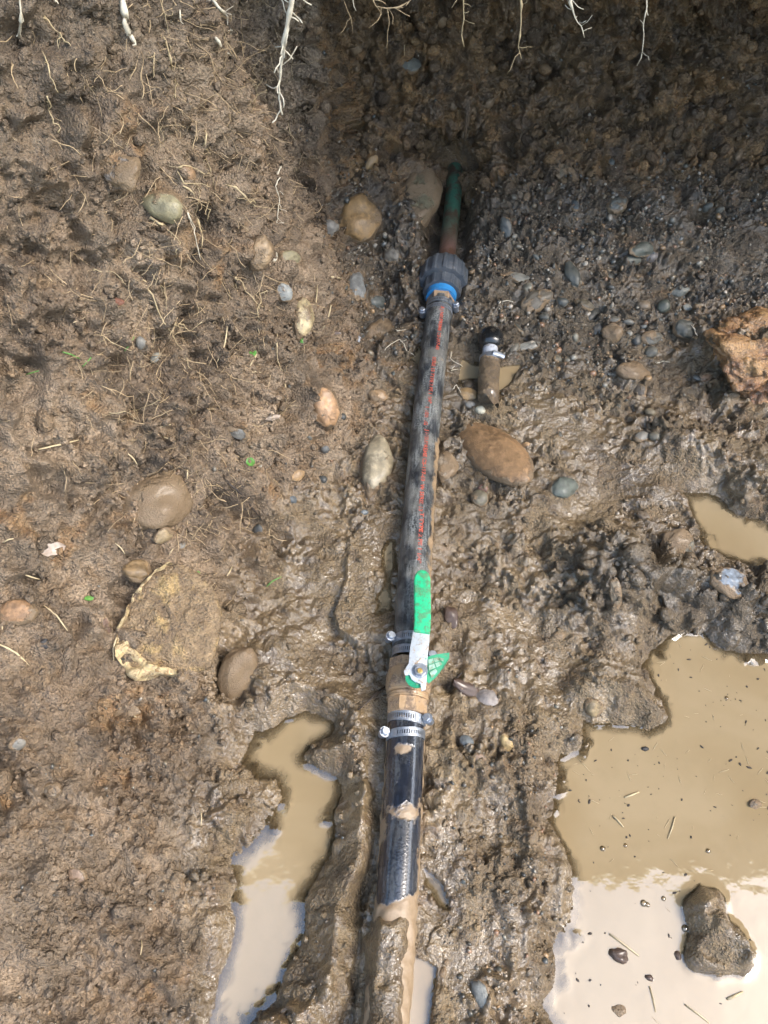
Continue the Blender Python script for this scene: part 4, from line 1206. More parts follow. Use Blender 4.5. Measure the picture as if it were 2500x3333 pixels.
 (2008, 668, 56, 64, 40, 0.7, 0.38, (0.15, 0.16, 0.15), 0.3, 'pale grey stone set in the back wall'),
 (1872, 670, 32, 42, 80, 0.8, 0.36, (0.10, 0.115, 0.125), 0.05, 'blue-grey egg pebble set in the back wall'),
 (1845, 568, 92, 56, -15, 0.6, 0.42, (0.15, 0.125, 0.085), 0.5, 'brownish grey stone high in the back wall'),
 (1648, 740, 40, 66, 105, 0.7, 0.34, (0.09, 0.10, 0.10), 0.1, 'dark slate pebble right of the metal pipe'),
 (1245, 1085, 86, 88, 20, 0.8, 0.34, (0.12, 0.085, 0.05), 0.3, 'brown stone with white rootlets left of the pipe top'),
 (1162, 935, 62, 90, 80, 0.7, 0.38, (0.15, 0.155, 0.15), 0.25, 'grey stone in the shade right of the bank corner'),
 (1228, 985, 58, 46, 0, 0.8, 0.36, (0.065, 0.072, 0.066), 0.1, 'dark grey stone in the shade left of the union nut'),
 (1362, 640, 150, 220, 70, 0.6, 0.55, (0.13, 0.115, 0.065), 0.62, 'big olive boulder with rust stains left of the metal pipe'),
 (1210, 530, 36, 56, 65, 0.7, 0.40, (0.25, 0.16, 0.07), 0.3, 'ochre stone in the wall above the orange-tan boulder'),
 (1338, 215, 62, 52, 30, 0.5, 0.44, (0.12, 0.12, 0.10), 0.4, 'flat grey stone high in the dark back wall'),
 (1582, 2275, 88, 76, 20, 0.7, 0.38, (0.23, 0.20, 0.18), 0.40, 'grey and reddish stone right of the brass valve'),
 (1648, 2418, 46, 66, 110, 0.7, 0.36, (0.34, 0.24, 0.11), 0.15, 'ochre stone right of the lower clamps'),
 (1520, 2415, 54, 42, -30, 0.7, 0.36, (0.13, 0.145, 0.15), 0.3, 'blue-grey stone right of the lowest clamp'),
 (1558, 2468, 46, 30, 0, 0.7, 0.36, (0.17, 0.11, 0.07), 0.3, 'brown stone below the blue-grey stone by the clamp'),
 (1565, 3232, 62, 88, 120, 0.6, 0.36, (0.19, 0.19, 0.17), 0.25, 'grey slanted stone near the bottom edge right of the pipe'),
 (1930, 2300, 62, 62, 40, 0.8, 0.34, (0.20, 0.15, 0.08), 0.5, 'brown square stone on the mud spit in the big puddle'),
 (1395, 2905, 20, 20, 0, 0.8, 0.34, GREY, 0.4, 'tiny grey pebble beside the mud end of the pipe'),
 (2295, 1230, 46, 30, 20, 0.7, 0.36, (0.28, 0.16, 0.09), 0.4, 'orange stone at the foot of the orange clod'),
 (2385, 1285, 42, 40, 0, 0.8, 0.36, (0.22, 0.14, 0.07), 0.4, 'tan pebble under the orange clod'),
 (1820, 2070, 40, 30, 0, 0.7, 0.38, (0.2, 0.15, 0.09), 0.6, 'small muddy stone in the wet slope right of the handle'),
 (1280, 830, 56, 60, 0, 0.7, 0.40, (0.13, 0.115, 0.09), 0.3, 'brown-grey stone left of the metal pipe bottom'),
 (1230, 1290, 70, 44, 10, 0.7, 0.40, (0.20, 0.125, 0.06), 0.4, 'rusty stone on the bank edge left of the pipe'),
]
for (px, py, w, h, rot, th, sk, colr, mud, lab) in STONES:
    small = max(w, h) < 60
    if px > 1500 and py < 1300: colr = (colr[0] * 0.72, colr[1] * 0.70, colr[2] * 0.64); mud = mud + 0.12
    sk = sk + 0.04
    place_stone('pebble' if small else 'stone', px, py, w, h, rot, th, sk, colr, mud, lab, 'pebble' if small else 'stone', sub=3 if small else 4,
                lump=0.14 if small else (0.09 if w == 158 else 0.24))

# crusted slab of old concrete in the left bank
loc, nor = at(560, 2030)
nor = (sum((at(560 + a, 2030 + b)[1] for a in (-120, -60, 0, 60, 120) for b in (-120, -60, 0, 60, 120)), Vector())).normalized()
nor = (nor + Vector((-0.15, -0.15, 0.15))).normalized()
loc = loc + nor * 0.017
zc = depth_of(loc)
slab = tag(empty('crusted_slab', loc), 'flat mud-topped slab with a yellow-white crusty rim in the left bank', 'rock slab')
e1, e2 = basis_at(560, 2030, 0, nor)
out_px = [(520, 1860), (480, 1890), (440, 1950), (412, 2010), (398, 2075), (396, 2110), (405, 2140), (430, 2160), (465, 2195), (500, 2190), (560, 2180), (620, 2190), (690, 2160),
          (715, 2080), (720, 2000), (690, 1930), (640, 1880), (580, 1855)]
def slab_pt(x, y): return loc + e1 * ((x - 560) * zc / F) + e2 * (-(y - 2030) * zc / F * 1.08)
rim = [slab_pt(*p) for p in out_px]
dense = []
for i in range(len(rim)):
    a, b = rim[i], rim[(i + 1) % len(rim)]
    for k_ in range(6): dense.append(a.lerp(b, k_ / 6))
rg = random.Random(4)
nr_ = 14; V = []; Fc = []
for j in range(nr_ + 1):
    f_ = j / nr_
    for i, p in enumerate(dense):
        q = loc.lerp(p, f_)
        up = 0.010 - 0.007 * f_ ** 3
        V.append(q + nor * up)
Va = np.array([v[:] for v in V], np.float32)
rel = 0.005 * np.abs(pn(Va, 60, 3)) + 0.004 * pn(Va, 120, 4) + 0.0020 * pn(Va, 260, 5) + 0.004 * grains(Va, 120, 9, 0.5)
Va = Va + np.outer(rel, np.array(nor[:]))
nd = len(dense)
base_ring = np.array([(p - nor * 0.040 + (p - loc) * -0.04)[:] for p in dense], np.float32)
mid_ring = np.array([(p - nor * 0.003 + (p - loc) * 0.01)[:] for p in dense], np.float32) + 0.003 * np.stack([pn(np.array([p[:] for p in dense], np.float32), 70, s_) for s_ in (1, 2, 3)], -1)
Va = np.concatenate([Va, mid_ring, base_ring])
for j in range(nr_ + 2):
    for i in range(nd):
        Fc.append((j * nd + i, (j + 1) * nd + i, (j + 1) * nd + (i + 1) % nd, j * nd + (i + 1) % nd))
tn = np.zeros((len(Va), 4), np.float32)
hh = np.clip(0.5 + fbm(Va, 60, 2, 8), 0, 1)
tn[:, :3] = lerp(C3(0.150, 0.100, 0.056), C3(0.300, 0.210, 0.115), hh); tn[:, 3] = 1
orange_ = smooth(0.10, 0.4, fbm(Va, 45, 2, 9)); tn[:, :3] = lerp(tn[:, :3], C3(0.42, 0.29, 0.12), orange_ * 0.8)
top_me = np_mesh('slab_top', Va, np.array(Fc), True, dict(wet=np.full(len(Va), 0.2), tint=tn))
child('slab_top', top_me, M['soil'], slab)
# rim crust: ragged pale shell along the near-left edge
edge = [slab_pt(*p) for p in [(548, 1858), (520, 1866), (490, 1890), (462, 1922), (440, 1955), (425, 1990), (412, 2020), (404, 2050), (398, 2080), (395, 2105), (404, 2138), (426, 2162), (448, 2186), (470, 2200), (500, 2196), (535, 2186), (570, 2186), (600, 2192)]]
wid = [5, 7, 8, 8, 9, 10, 12, 18, 30, 48, 58, 60, 62, 56, 44, 26, 16, 8]
path, wp_ = [], []
for k0 in range(len(edge) - 1):
    for k_ in range(8):
        path.append(edge[k0].lerp(edge[k0 + 1], k_ / 8)); wp_.append(wid[k0] + (wid[k0 + 1] - wid[k0]) * k_ / 8)
Vc = []
nx = 11
for p, w_ in zip(path, wp_):
    inward = (loc - p); inward = (inward - nor * inward.dot(nor)).normalized()
    for j_ in range(nx):
        f_ = j_ / (nx - 1)
        lat = (f_ * 1.15 - 0.15) * w_ * zc / F
        up = 0.0175 if f_ > 0.25 else 0.0175 - 0.018 * (1 - f_ / 0.25) ** 2
        up -= 0.006 * max(0, f_ - 0.8) / 0.2
        Vc.append((p + inward * lat + nor * up)[:])
Vc = np.array(Vc, np.float32)
rel = 0.0075 * pn(Vc, 55, 16) + 0.007 * (np.abs(pn(Vc, 95, 17)) - 0.3) + 0.003 * pn(Vc, 210, 18) - 0.012 * smooth(0.1, 0.4, pn(Vc, 48, 19))
Vc = Vc + np.outer(rel, np.array(nor[:])) + 0.004 * np.stack([pn(Vc, 70, 20), pn(Vc, 70, 21), pn(Vc, 70, 22)], -1)
Fq = np.array([(i_ * nx + j_, i_ * nx + j_ + 1, (i_ + 1) * nx + j_ + 1, (i_ + 1) * nx + j_) for i_ in range(len(path) - 1) for j_ in range(nx - 1)])
child('crust', np_mesh('crust', Vc, Fq), M['crust'], slab)
# rusty clod at the right edge
loc, nor = at(2450, 1150)
bv, bf = ico(6)
bv = bv.copy()
bv = bv * (0.9 + 0.34 * pn(bv, 1.3, 3) + 0.24 * pn(bv, 2.2, 4) + 0.10 * pn(bv, 4.6, 5) - 0.10 * smooth(0.12, 0.0, np.abs(pn(bv, 3.1, 8))) + 0.06 * np.abs(pn(bv, 11, 6)) + 0.025 * pn(bv, 26, 7))[:, None]
cl = np.array([0.098, 0.082, 0.058]) * bv + np.array((loc + Vector((0.036, 0.01, -0.026)))[:])
ct = np.ones((len(cl), 4), np.float32)
h_ = np.clip(0.5 + 1.2 * fbm(cl, 30, 3, 12), 0, 1)
ct[:, :3] = lerp(C3(0.22, 0.095, 0.038), C3(0.46, 0.26, 0.10), h_)
ct[:, :3] = lerp(ct[:, :3], C3(0.30, 0.20, 0.13), smooth(0.2, 0.5, fbm(cl, 18, 2, 14)))
clod = link('clay_clod', np_mesh('clay_clod', cl, bf, True, dict(wet=np.full(len(cl), 0.62), tint=ct)), M['soil'])
tag(clod, 'big rusty orange clay clod at the right edge above the upper puddle', 'clod')

# chips
place_stone('coal_chip', 143, 2096, 44, 44, 20, 0.6, 0.3, DARK, 0.1, 'black angular coal chip on the lower left bank', 'coal', sub=2, mat=M['coal'], box=0.5, chip=0.6)
place_stone('plastic_chip', 1165, 1102, 36, 24, -15, 0.25, 0.2, PALE, 0, 'small white angular chip at the bank edge left of the pipe', 'plastic chip', sub=2, mat=M['white_plastic'], box=0.5, chip=0.5)
place_stone('bark_piece', 1090, 1085, 16, 56, 8, 0.4, 0.2, DARK, 0, 'dark sliver of bark on the left bank edge', 'bark', sub=2, mat=M['bark'], chip=0.6)
place_stone('bark_piece', 1520, 2245, 100, 46, -20, 0.4, 0.3, DARK, 0, 'dark brown bark lump right of the brass valve', 'bark', sub=3, mat=M['bark'], lump=0.4)
place_stone('bark_piece', 1470, 2010, 46, 70, 110, 0.5, 0.35, DARK, 0, 'dark rotten wood beside the green valve handle', 'bark', sub=3, mat=M['bark'], lump=0.45)
place_stone('clay_lump', 1712, 1448, 28, 18, 0, 0.7, 0.25, (0.5, 0.32, 0.17), 0, 'tiny peach-coloured clay lump right of the long flat stone', 'clay', sub=2, lump=0.4)

# ------------------------------------------------------------------ pebbles of the back gravel and other scattered pebbles
PEB = []
for i in range(7):
    v, f = stone_shape(31 + i, 2, 0.16); me = np_mesh('pebble', v, f); me.materials.append(M['stone']); PEB.append(me)
def scatter_idx(weight, n, seed):
    w = weight.ravel().astype(np.float64).copy()
    w = np.where(core.ravel(), np.clip(w, 0, None), 0); w /= w.sum()
    return np.random.default_rng(seed).choice(w.size, n, p=w)
Pf = P.reshape(-1, 3); Nf = NRM.reshape(-1, 3)
inpud = np.ones(P.shape[:2])
for nm, lev, pts, dep in puddle_spec: inpud *= (SD[nm] > 0.004) * 1.0
nearpipe = smooth(0.028, 0.04, pd_ - vwide)
visx = (np.abs(X) < 0.62 * 1.2) * 1.0
palette = [(0.042, 0.043, 0.038), (0.070, 0.070, 0.060), (0.105, 0.095, 0.076), (0.095, 0.070, 0.048), (0.062, 0.070, 0.068), (0.135, 0.108, 0.070), (0.19, 0.175, 0.14)]
PAL_NAMES = ['near-black', 'dark grey', 'mid grey', 'brown', 'bluish', 'tan', 'pale grey']
def scatter_pebbles(weight, n, smin, smax, label, group, seed, muds=(0.0, 0.4), zones=None, name='pebble'):
    rg = random.Random(seed)
    for i in scatter_idx(weight, n, seed):
        c = Vector(Pf[i]); nor = (Vector(Nf[i]) + Vector((0, -0.1, 0.3))).normalized()
        s_ = smin + (smax - smin) * rg.random() ** 2.2
        o = link(name, rg.choice(PEB))
        e1 = nor.orthogonal().normalized(); e1.rotate(Matrix.Rotation(rg.uniform(0, 6.28), 3, nor)); e2 = nor.cross(e1)
        a, b, cc = s_ * rg.uniform(0.85, 1.35), s_ * rg.uniform(0.7, 1.0), s_ * rg.uniform(0.5, 0.75)
        R = Matrix((e1, e2, nor)).transposed().to_4x4()
        o.matrix_world = Matrix.Translation(c + nor * cc * rg.uniform(-0.25, 0.35)) @ R @ Matrix.Diagonal((a, b, cc, 1))
        k_ = rg.choice(palette); f_ = rg.uniform(0.8, 1.2)
        f_ *= 0.8
        o.color = (k_[0] * f_, k_[1] * f_, k_[2] * f_ * 0.93, min(1.0, rg.uniform(*muds) + 0.12))
        adj = PAL_NAMES[palette.index(k_)]
        zone = zones[0 if o.location.x < zones[3] else 1 if o.location.x < zones[4] else 2] if zones else ''
        tag(o, ' '.join(x for x in (('larger' if s_ > (smin + smax) * 0.5 else 'small'), adj, label, zone) if x), 'pebble', group)
gw = gravel * inpud * nearpipe * smooth(1.22, 1.12, Y) * visx * smooth(0.2, 0.6, patch + 0.3) * (1 - clodm)
scatter_pebbles(gw * (X > 0.12), 125, 0.0045, 0.0105, 'wet river pebble in the back gravel', 'pebbles in the back gravel', 5, (0.0, 0.4), ('near the pipe stub', 'in the middle', 'towards the orange clod', 0.26, 0.40))
scatter_pebbles(gw * (X < 0.12), 20, 0.0035, 0.008, 'wet pebble in the shaded gravel between bank and pipe', 'pebbles left of the pipe', 6)
scatter_pebbles(smooth(-0.28, -0.05, dl) * (dl < 0.0) * (Y > 0.30) * visx * inpud, 34, 0.0030, 0.0065, 'half-buried pebble in the left bank', 'pebbles in the left bank', 7, (0.3, 0.75), ('far left', 'amid the roots', 'close to the pipe', -0.27, -0.15))
scatter_pebbles((dl > 0.12) * (Y > 0.42) * (Y < 0.75) * inpud * nearpipe * visx, 26, 0.0034, 0.007, 'muddy pebble in the wet floor', 'pebbles in the wet floor', 8, (0.2, 0.8), ('by the long flat stone', 'midway to the puddles', 'near the upper puddle', 0.22, 0.36))
scatter_pebbles(backw * (Y > 1.0) * visx * (P[..., 2] < 0.36) * (P[..., 2] > 0.05), 40, 0.004, 0.012, 'half-buried stone in the dark back wall', 'stones in the back wall', 10, (0.45, 0.85), ('left of the metal pipe', 'above the gravel', 'towards the right edge', 0.12, 0.40), 'wall_stone')
scatter_pebbles(bench * inpud * nearpipe * (X > 0.05), 22, 0.0026, 0.0052, 'pebble in the gritty bench left of the big puddle', 'pebbles in the gritty bench', 9, (0.2, 0.7))

# loose grit too small to count, and crumbs of soil
def scatter_mesh(name, weight, n, smin, smax, seed, tintf, mat, sub=1, power=2.5, flat=0.75, lumpy=0.35, wetv=True):
    idx_ = scatter_idx(weight, n, seed)
    rg = np.random.default_rng(seed + 100)
    v0, f0 = ico(sub)
    nv = len(v0)
    s_ = smin + (smax - smin) * rg.random(n) ** power
    A = rg.normal(size=(n, 3, 3)); Qm, _ = np.linalg.qr(A)
    sc = np.stack([s_ * rg.uniform(0.8, 1.3, n), s_ * rg.uniform(0.7, 1.1, n), s_ * rg.uniform(flat * 0.7, flat * 1.2, n)], -1)
    lump = 1 + lumpy * rg.uniform(-1, 1, (n, nv))
    loc_ = v0[None] * lump[..., None] * sc[:, None, :]
    W = np.einsum('nij,nvj->nvi', Qm, loc_) + (Pf[idx_] + Nf[idx_] * (s_ * rg.uniform(-0.1, 0.45, n))[:, None])[:, None, :]
    faces = (f0[None] + (np.arange(n) * nv)[:, None, None]).reshape(-1, 3)
    tint_ = tintf(idx_, rg)
    tint_ = np.repeat(np.concatenate([tint_, np.ones((n, 1))], -1), nv, axis=0)
    attrs = dict(tint=tint_)
    if wetv: attrs['wet'] = np.repeat(wet_s.ravel()[idx_] * 0.8, nv)
    me = np_mesh(name, W.reshape(-1, 3), faces, True, attrs)
    return tag(link(name, me, mat), kind='stuff')
tf = tint.reshape(-1, 4)[:, :3]
def crumb_tint(i, rg): return np.clip(tf[i] * rg.uniform(0.7, 1.3, (len(i), 1)), 0, 1)
def grit_tint(i, rg):
    pal = np.array(palette + [(0.25, 0.16, 0.08), (0.20, 0.11, 0.06), (0.34, 0.30, 0.24)])
    return pal[rg.integers(0, len(pal), len(i))] * rg.uniform(0.7, 1.2, (len(i), 1))
dryw = np.clip(1.05 - wet, 0.05, 1) * (0.35 + patch) * visx * inpud * nearpipe * (P[..., 2] < 0.62)
tag(scatter_mesh('soil_crumbs', dryw, 21000, 0.0009, 0.0055, 21, crumb_tint, M['soil'], power=2.0), 'loose brown soil crumbs on the banks')
tag(scatter_mesh('gravel_grit', gw + 0.12 * dryw * (dl > -0.2) + 0.8 * bench * inpud * nearpipe * (X > 0.05), 4500, 0.0008, 0.0036, 22, grit_tint, M['gravel'], wetv=False), 'fine wet grit in the gravel and bench')
mudw = np.clip(wet - 0.2, 0, 1) * (0.2 + patch) * inpud * nearpipe * visx * (1 - gravel) * (P[..., 2] < 0.3)
tag(scatter_mesh('gravel_pebbles', gw, 900, 0.0020, 0.0062, 25, grit_tint, M['gravel'], sub=2, lumpy=0.05, wetv=False), 'small wet pebbles packed in the back gravel')
tag(scatter_mesh('mud_clots', mudw + 0.6 * ridge * inpud, 2200, 0.0012, 0.0060, 23, crumb_tint, M['soil'], lumpy=0.22), 'small wet clots on the trodden mud')

clodw = (backw * (P[..., 2] < 0.40) * 1.2 + 0.25 * bankm * (0.2 + patch) + 0.6 * ridge * inpud) * visx * nearpipe
tag(scatter_mesh('soil_clods', clodw, 1500, 0.0030, 0.0130, 24, crumb_tint, M['soil'], sub=2, lumpy=0.16, power=2.8), 'broken clods on the back wall and banks')

# ------------------------------------------------------------------ roots
def wiggle(pts, step, amp, rg, nrm=None):
    """resample a polyline and let it wander"""
    out = []
    for a, b in zip(pts[:-1], pts[1:]):
        n = max(1, int((b - a).length / step))
        for k_ in range(n): out.append(a.lerp(b, k_ / n))
    out.append(pts[-1])
    res = []
    drift = Vector((0, 0, 0))
    for i, p in enumerate(out):
        drift = drift * 0.7 + Vector((rg.uniform(-1, 1), rg.uniform(-1, 1), rg.uniform(-1, 1))) * amp
        res.append(p + drift)
    return res
def root_parts(pts, r0, r1, rg, step=0.006, amp=0.0008, hairs=0.0, hair_len=0.012, knots=0.0, n=5):
    path = wiggle(pts, step, amp, rg)
    m_ = len(path)
    rad = [r0 + (r1 - r0) * (i / max(1, m_ - 1)) for i in range(m_)]
    rad = [0.72 * r * (1 + 0.25 * rg.uniform(-1, 1)) for r in rad]
    if knots:
        rad = [r * (1 + (rg.uniform(0.3, 1.3) if rg.random() < knots else 0)) for r in rad]
    parts = [tube_np(path, rad, n)]
    for i in range(1, m_ - 1):
        if rg.random() < hairs:
            d = Vector((rg.uniform(-1, 1), rg.uniform(-1, 0.4), rg.uniform(-1, 0.6))).normalized()
            hp = [path[i]]
            for _ in range(rg.randint(2, 4)):
                d = (d + Vector((rg.uniform(-1, 1), rg.uniform(-1, 1), rg.uniform(-1, 1))) * 0.6).normalized()
                hp.append(hp[-1] + d * hair_len * rg.uniform(0.25, 0.5))
            parts.append(tube_np(hp, [max(0.00022, r1 * 0.7)] * len(hp), 3))
    return parts
rg = random.Random(21)
# roots dangling free below the turf at the back: (points px, distance, radius, hairs, knots)
HANG = [
 ([(938, -160), (950, -10), (935, 95), (922, 160), (915, 240), (908, 320), (918, 372)], 0.86, 0.0044, 0.0012, 0.9, 0.22, 'thick pale root hanging down the corner of the left bank', 'root_white'),
 ([(1505, -90), (1508, 10), (1512, 60), (1503, 110), (1510, 150)], 0.925, 0.0012, 0.0005, 0.45, 0.1, 'thin pale root dangling left of centre before the dark wall', 'root'),
 ([(1692, -90), (1696, 20), (1692, 95), (1690, 150), (1698, 188)], 0.925, 0.0015, 0.0005, 0.30, 0.05, 'straight yellow-white root dangling at centre top', 'root'),
 ([(1852, -90), (1858, 10), (1872, 55), (1892, 85), (1902, 122)], 0.925, 0.0018, 0.0006, 0.55, 0.1, 'bright bushy white root tip dangling right of centre', 'root_white'),
 ([(2106, -90), (2106, 20), (2096, 90), (2092, 150), (2088, 190), (2075, 215)], 0.925, 0.0012, 0.0005, 0.30, 0.05, 'longest thin white root dangling at the upper right', 'root_white'),
 ([(1100, -80), (1125, 10), (1145, 60), (1150, 110)], 0.935, 0.0007, 0.0003, 0.3, 0.0, 'hair-thin brown root dangling in front of the dark soil patch', 'fibre'),
 ([(1145, -80), (1150, 0), (1155, 20), (1162, 32)], 0.95, 0.0010, 0.0005, 0.0, 0.0, 'short white root tip at the top edge above the dark soil', 'root_white'),
 ([(1200, -30), (1225, 22), (1262, 28), (1300, 22), (1335, 5), (1360, -30)], 0.935, 0.0010, 0.0006, 0.75, 0.1, 'looping grey root strung along the top edge with rootlets', 'fibre'),
 ([(1262, 28), (1268, 70), (1262, 110), (1258, 155), (1262, 182)], 0.935, 0.0006, 0.0003, 0.3, 0.0, 'hair-thin rootlet hanging from the looping grey root', 'fibre'),
 ([(1315, 145), (1318, 182)], 1.05, 0.0007, 0.0004, 0.2, 0.0, 'tiny pale rootlet before the dark back wall', 'root'),
]
for pts, yd, r0, r1, hr, kn, lab, mt in HANG:
    parts = root_parts([on_y(x, y, yd) for x, y in pts], r0, r1, rg, 0.006, 0.0008, hr, 0.016, kn, 6)
    tag(link('root', join_parts('root', parts), M[mt]), lab, 'root')

# roots lying on the left bank and on the wall (px points, radius, knots, label)
LIE = [
 ([(395, -30), (392, 30), (400, 80), (412, 115)], 0.0030, 0.6, 'root_white', 'thick white crusted root at the top of the left bank'),
 ([(425, 118), (432, 160)], 0.0016, 0.6, 'root_white', 'short white crusted root end below the thick crusted root'),
 ([(55, -20), (62, 50), (58, 110), (55, 132)], 0.0016, 0.5, 'root_white', 'white crusted root in the upper left corner'),
 ([(130, 48), (165, 75), (195, 110), (215, 140), (228, 165)], 0.0013, 0.3, 'root', 'root slanting down near the upper left corner'),
 ([(182, -20), (188, 15)], 0.0018, 0.5, 'root_white', 'short crusted root stub on the top edge at left'),
 ([(690, 10), (712, 35), (735, 62), (748, 95), (750, 118)], 0.0018, 0.6, 'root_white', 'white crusted root left of the dark soil patch'),
 ([(700, 125), (718, 150), (742, 175)], 0.0016, 0.7, 'root_white', 'short white knobbly root below the crusted root'),
 ([(532, 5), (536, 60), (540, 110)], 0.0008, 0.2, 'root', 'thin upright root at the top between two crusted roots'),
 ([(578, 30), (588, 70)], 0.0010, 0.3, 'root_white', 'small white root tip at the top of the left bank'),
 ([(528, 125), (542, 180), (552, 235), (562, 280), (568, 325)], 0.0015, 0.05, 'root', 'long straight straw-coloured root in the upper left bank'),
 ([(500, 155), (496, 200), (500, 270)], 0.0009, 0.05, 'root', 'upright thin root left of the long straight root'),
 ([(140, 185), (160, 220), (180, 260), (195, 292)], 0.0011, 0.1, 'root', 'curved root below the upper left corner'),
 ([(148, 310), (168, 355), (185, 405), (194, 430)], 0.0011, 0.05, 'root', 'straight root at the left, a hand below the corner'),
 ([(775, 20), (785, 80), (788, 130), (792, 180)], 0.0006, 0.3, 'fibre', 'hair-thin root right of the knobbly roots'),
 ([(665, 430), (670, 480), (676, 530), (684, 568)], 0.0013, 0.05, 'root', 'pale root standing in the dark crack of the bank'),
 ([(850, 252), (838, 285), (828, 315), (798, 345)], 0.0011, 0.1, 'root', 'forked pale root left of the thick corner root'),
 ([(512, 405), (525, 400), (505, 440)], 0.0008, 0.2, 'root', 'small curled root in the upper left bank'),
 ([(935, 380), (948, 420), (952, 440), (960, 480)], 0.0012, 0.5, 'root', 'knobbly root end below the thick corner root'),
 ([(908, 540), (902, 580), (895, 610), (905, 640), (900, 680), (898, 735)], 0.0012, 0.4, 'root_white', 'crinkled white root on the bank corner'),
 ([(585, 555), (610, 545), (650, 560), (690, 580)], 0.0011, 0.2, 'root', 'root running across the orange lump'),
 ([(585, 560), (600, 595), (650, 600), (680, 615)], 0.0011, 0.2, 'root', 'second root just under the root across the orange lump'),
 ([(735, 600), (770, 615), (800, 640), (830, 665), (848, 672)], 0.0013, 0.3, 'root', 'pale root slanting right above the tan stone'),
 ([(600, 600), (630, 640), (660, 660), (688, 672), (672, 715)], 0.0009, 0.3, 'root', 'thin root dropping into the dark crack'),
 ([(490, 715), (530, 735), (545, 760), (575, 795), (570, 830)], 0.0013, 0.3, 'root', 'root curving below the olive cobble'),
 ([(605, 690), (620, 740), (630, 790), (650, 840)], 0.0012, 0.5, 'root_white', 'crinkled root left of the dark crack'),
 ([(635, 710), (650, 760), (655, 800)], 0.0010, 0.4, 'root', 'short crinkled root beside the dark crack'),
 ([(455, 895), (490, 960), (530, 1030), (560, 1090), (590, 1150), (618, 1205)], 0.0012, 0.02, 'root', 'long straight root slanting across the left bank'),
 ([(500, 885), (535, 960), (548, 1010)], 0.0008, 0.1, 'root', 'short root right of the long slanting root'),
 ([(760, 900), (795, 930), (800, 960), (840, 1000), (842, 1060)], 0.0012, 0.1, 'root', 'yellowish root curving left of the white stone'),
 ([(885, 945), (845, 955), (838, 1010), (842, 1090), (838, 1150)], 0.0010, 0.1, 'root', 'hooked root left of the yellowish cobble'),
 ([(895, 1080), (900, 1140), (920, 1210), (928, 1290), (925, 1340)], 0.0010, 0.2, 'root', 'long upright root below the yellowish cobble'),
 ([(335, 1085), (380, 1110), (430, 1135)], 0.0010, 0.05, 'root', 'thin root reaching right towards the grey pebble'),
 ([(300, 880), (350, 885), (385, 895), (405, 920)], 0.0008, 0.1, 'root', 'thin crooked root at mid left'),
 ([(560, 1050), (600, 1060), (625, 1075), (660, 1050)], 0.0011, 0.2, 'root', 'bent root in the middle of the tangle'),
 ([(350, 1345), (400, 1340), (450, 1330), (520, 1290)], 0.0008, 0.1, 'root', 'thin root trailing left from the tangle'),
 ([(870, 1310), (880, 1360), (930, 1320)], 0.0009, 0.1, 'root', 'kinked root above the pale yellow leaf'),
]
def lay(pts, lift):
    res = []
    for x, y in pts:
        l_, n_ = at(x, y); res.append(l_ + n_ * lift)
    return res
def densify(pts, n=3):
    out = []
    for a, b in zip(pts[:-1], pts[1:]):
        for k_ in range(n): out.append((a[0] + (b[0] - a[0]) * k_ / n, a[1] + (b[1] - a[1]) * k_ / n))
    return out + [pts[-1]]
for pts, r, kn, mt, lab in LIE:
    parts = root_parts(lay(densify(pts), 0.003 + r), r, r * 0.45, rg, 0.005, 0.0010, 0.25, 0.010, kn, 5)
    tag(link('root', join_parts('root', parts), M[mt]), lab, 'root')
# white rootlets lying in the gravel and water near the pipe
for pts, lab in [
 ([(1258, 1078), (1275, 1068), (1295, 1082), (1318, 1078)], 'white rootlet on the brown stone left of the pipe'),
 ([(1250, 1145), (1275, 1125), (1300, 1110), (1320, 1135), (1345, 1165)], 'white rootlet below the brown stone left of the pipe'),
 ([(1468, 1150), (1465, 1172), (1500, 1195), (1498, 1205), (1462, 1212), (1478, 1195)], 'bright looping rootlet in the small puddle right of the pipe'),
 ([(1625, 985), (1622, 1010), (1640, 1035), (1648, 1048), (1628, 1040)], 'white bent rootlet on the gravel above the pipe stub'),
 ([(1630, 984), (1655, 980), (1672, 988)], 'white rootlet tip right beside the bent rootlet'),
 ([(2135, 1186), (2160, 1178), (2180, 1182)], 'small white rootlet below the smooth oval pebble'),
 ([(1470, 1270), (1485, 1260), (1500, 1285)], 'short white rootlet beside the pipe above the cream pebble'),
 ([(2240, 1045), (2262, 1075), (2275, 1095)], 'pale stalk beside the dark disc-like pebble')]:
    parts = root_parts(lay(densify(pts), 0.004), 0.0010, 0.0006, rg, 0.004, 0.0004, 0.1, 0.006, 0.1, 5)
    tag(link('rootlet', join_parts('rootlet', parts), M['root_white']), lab, 'rootlet')

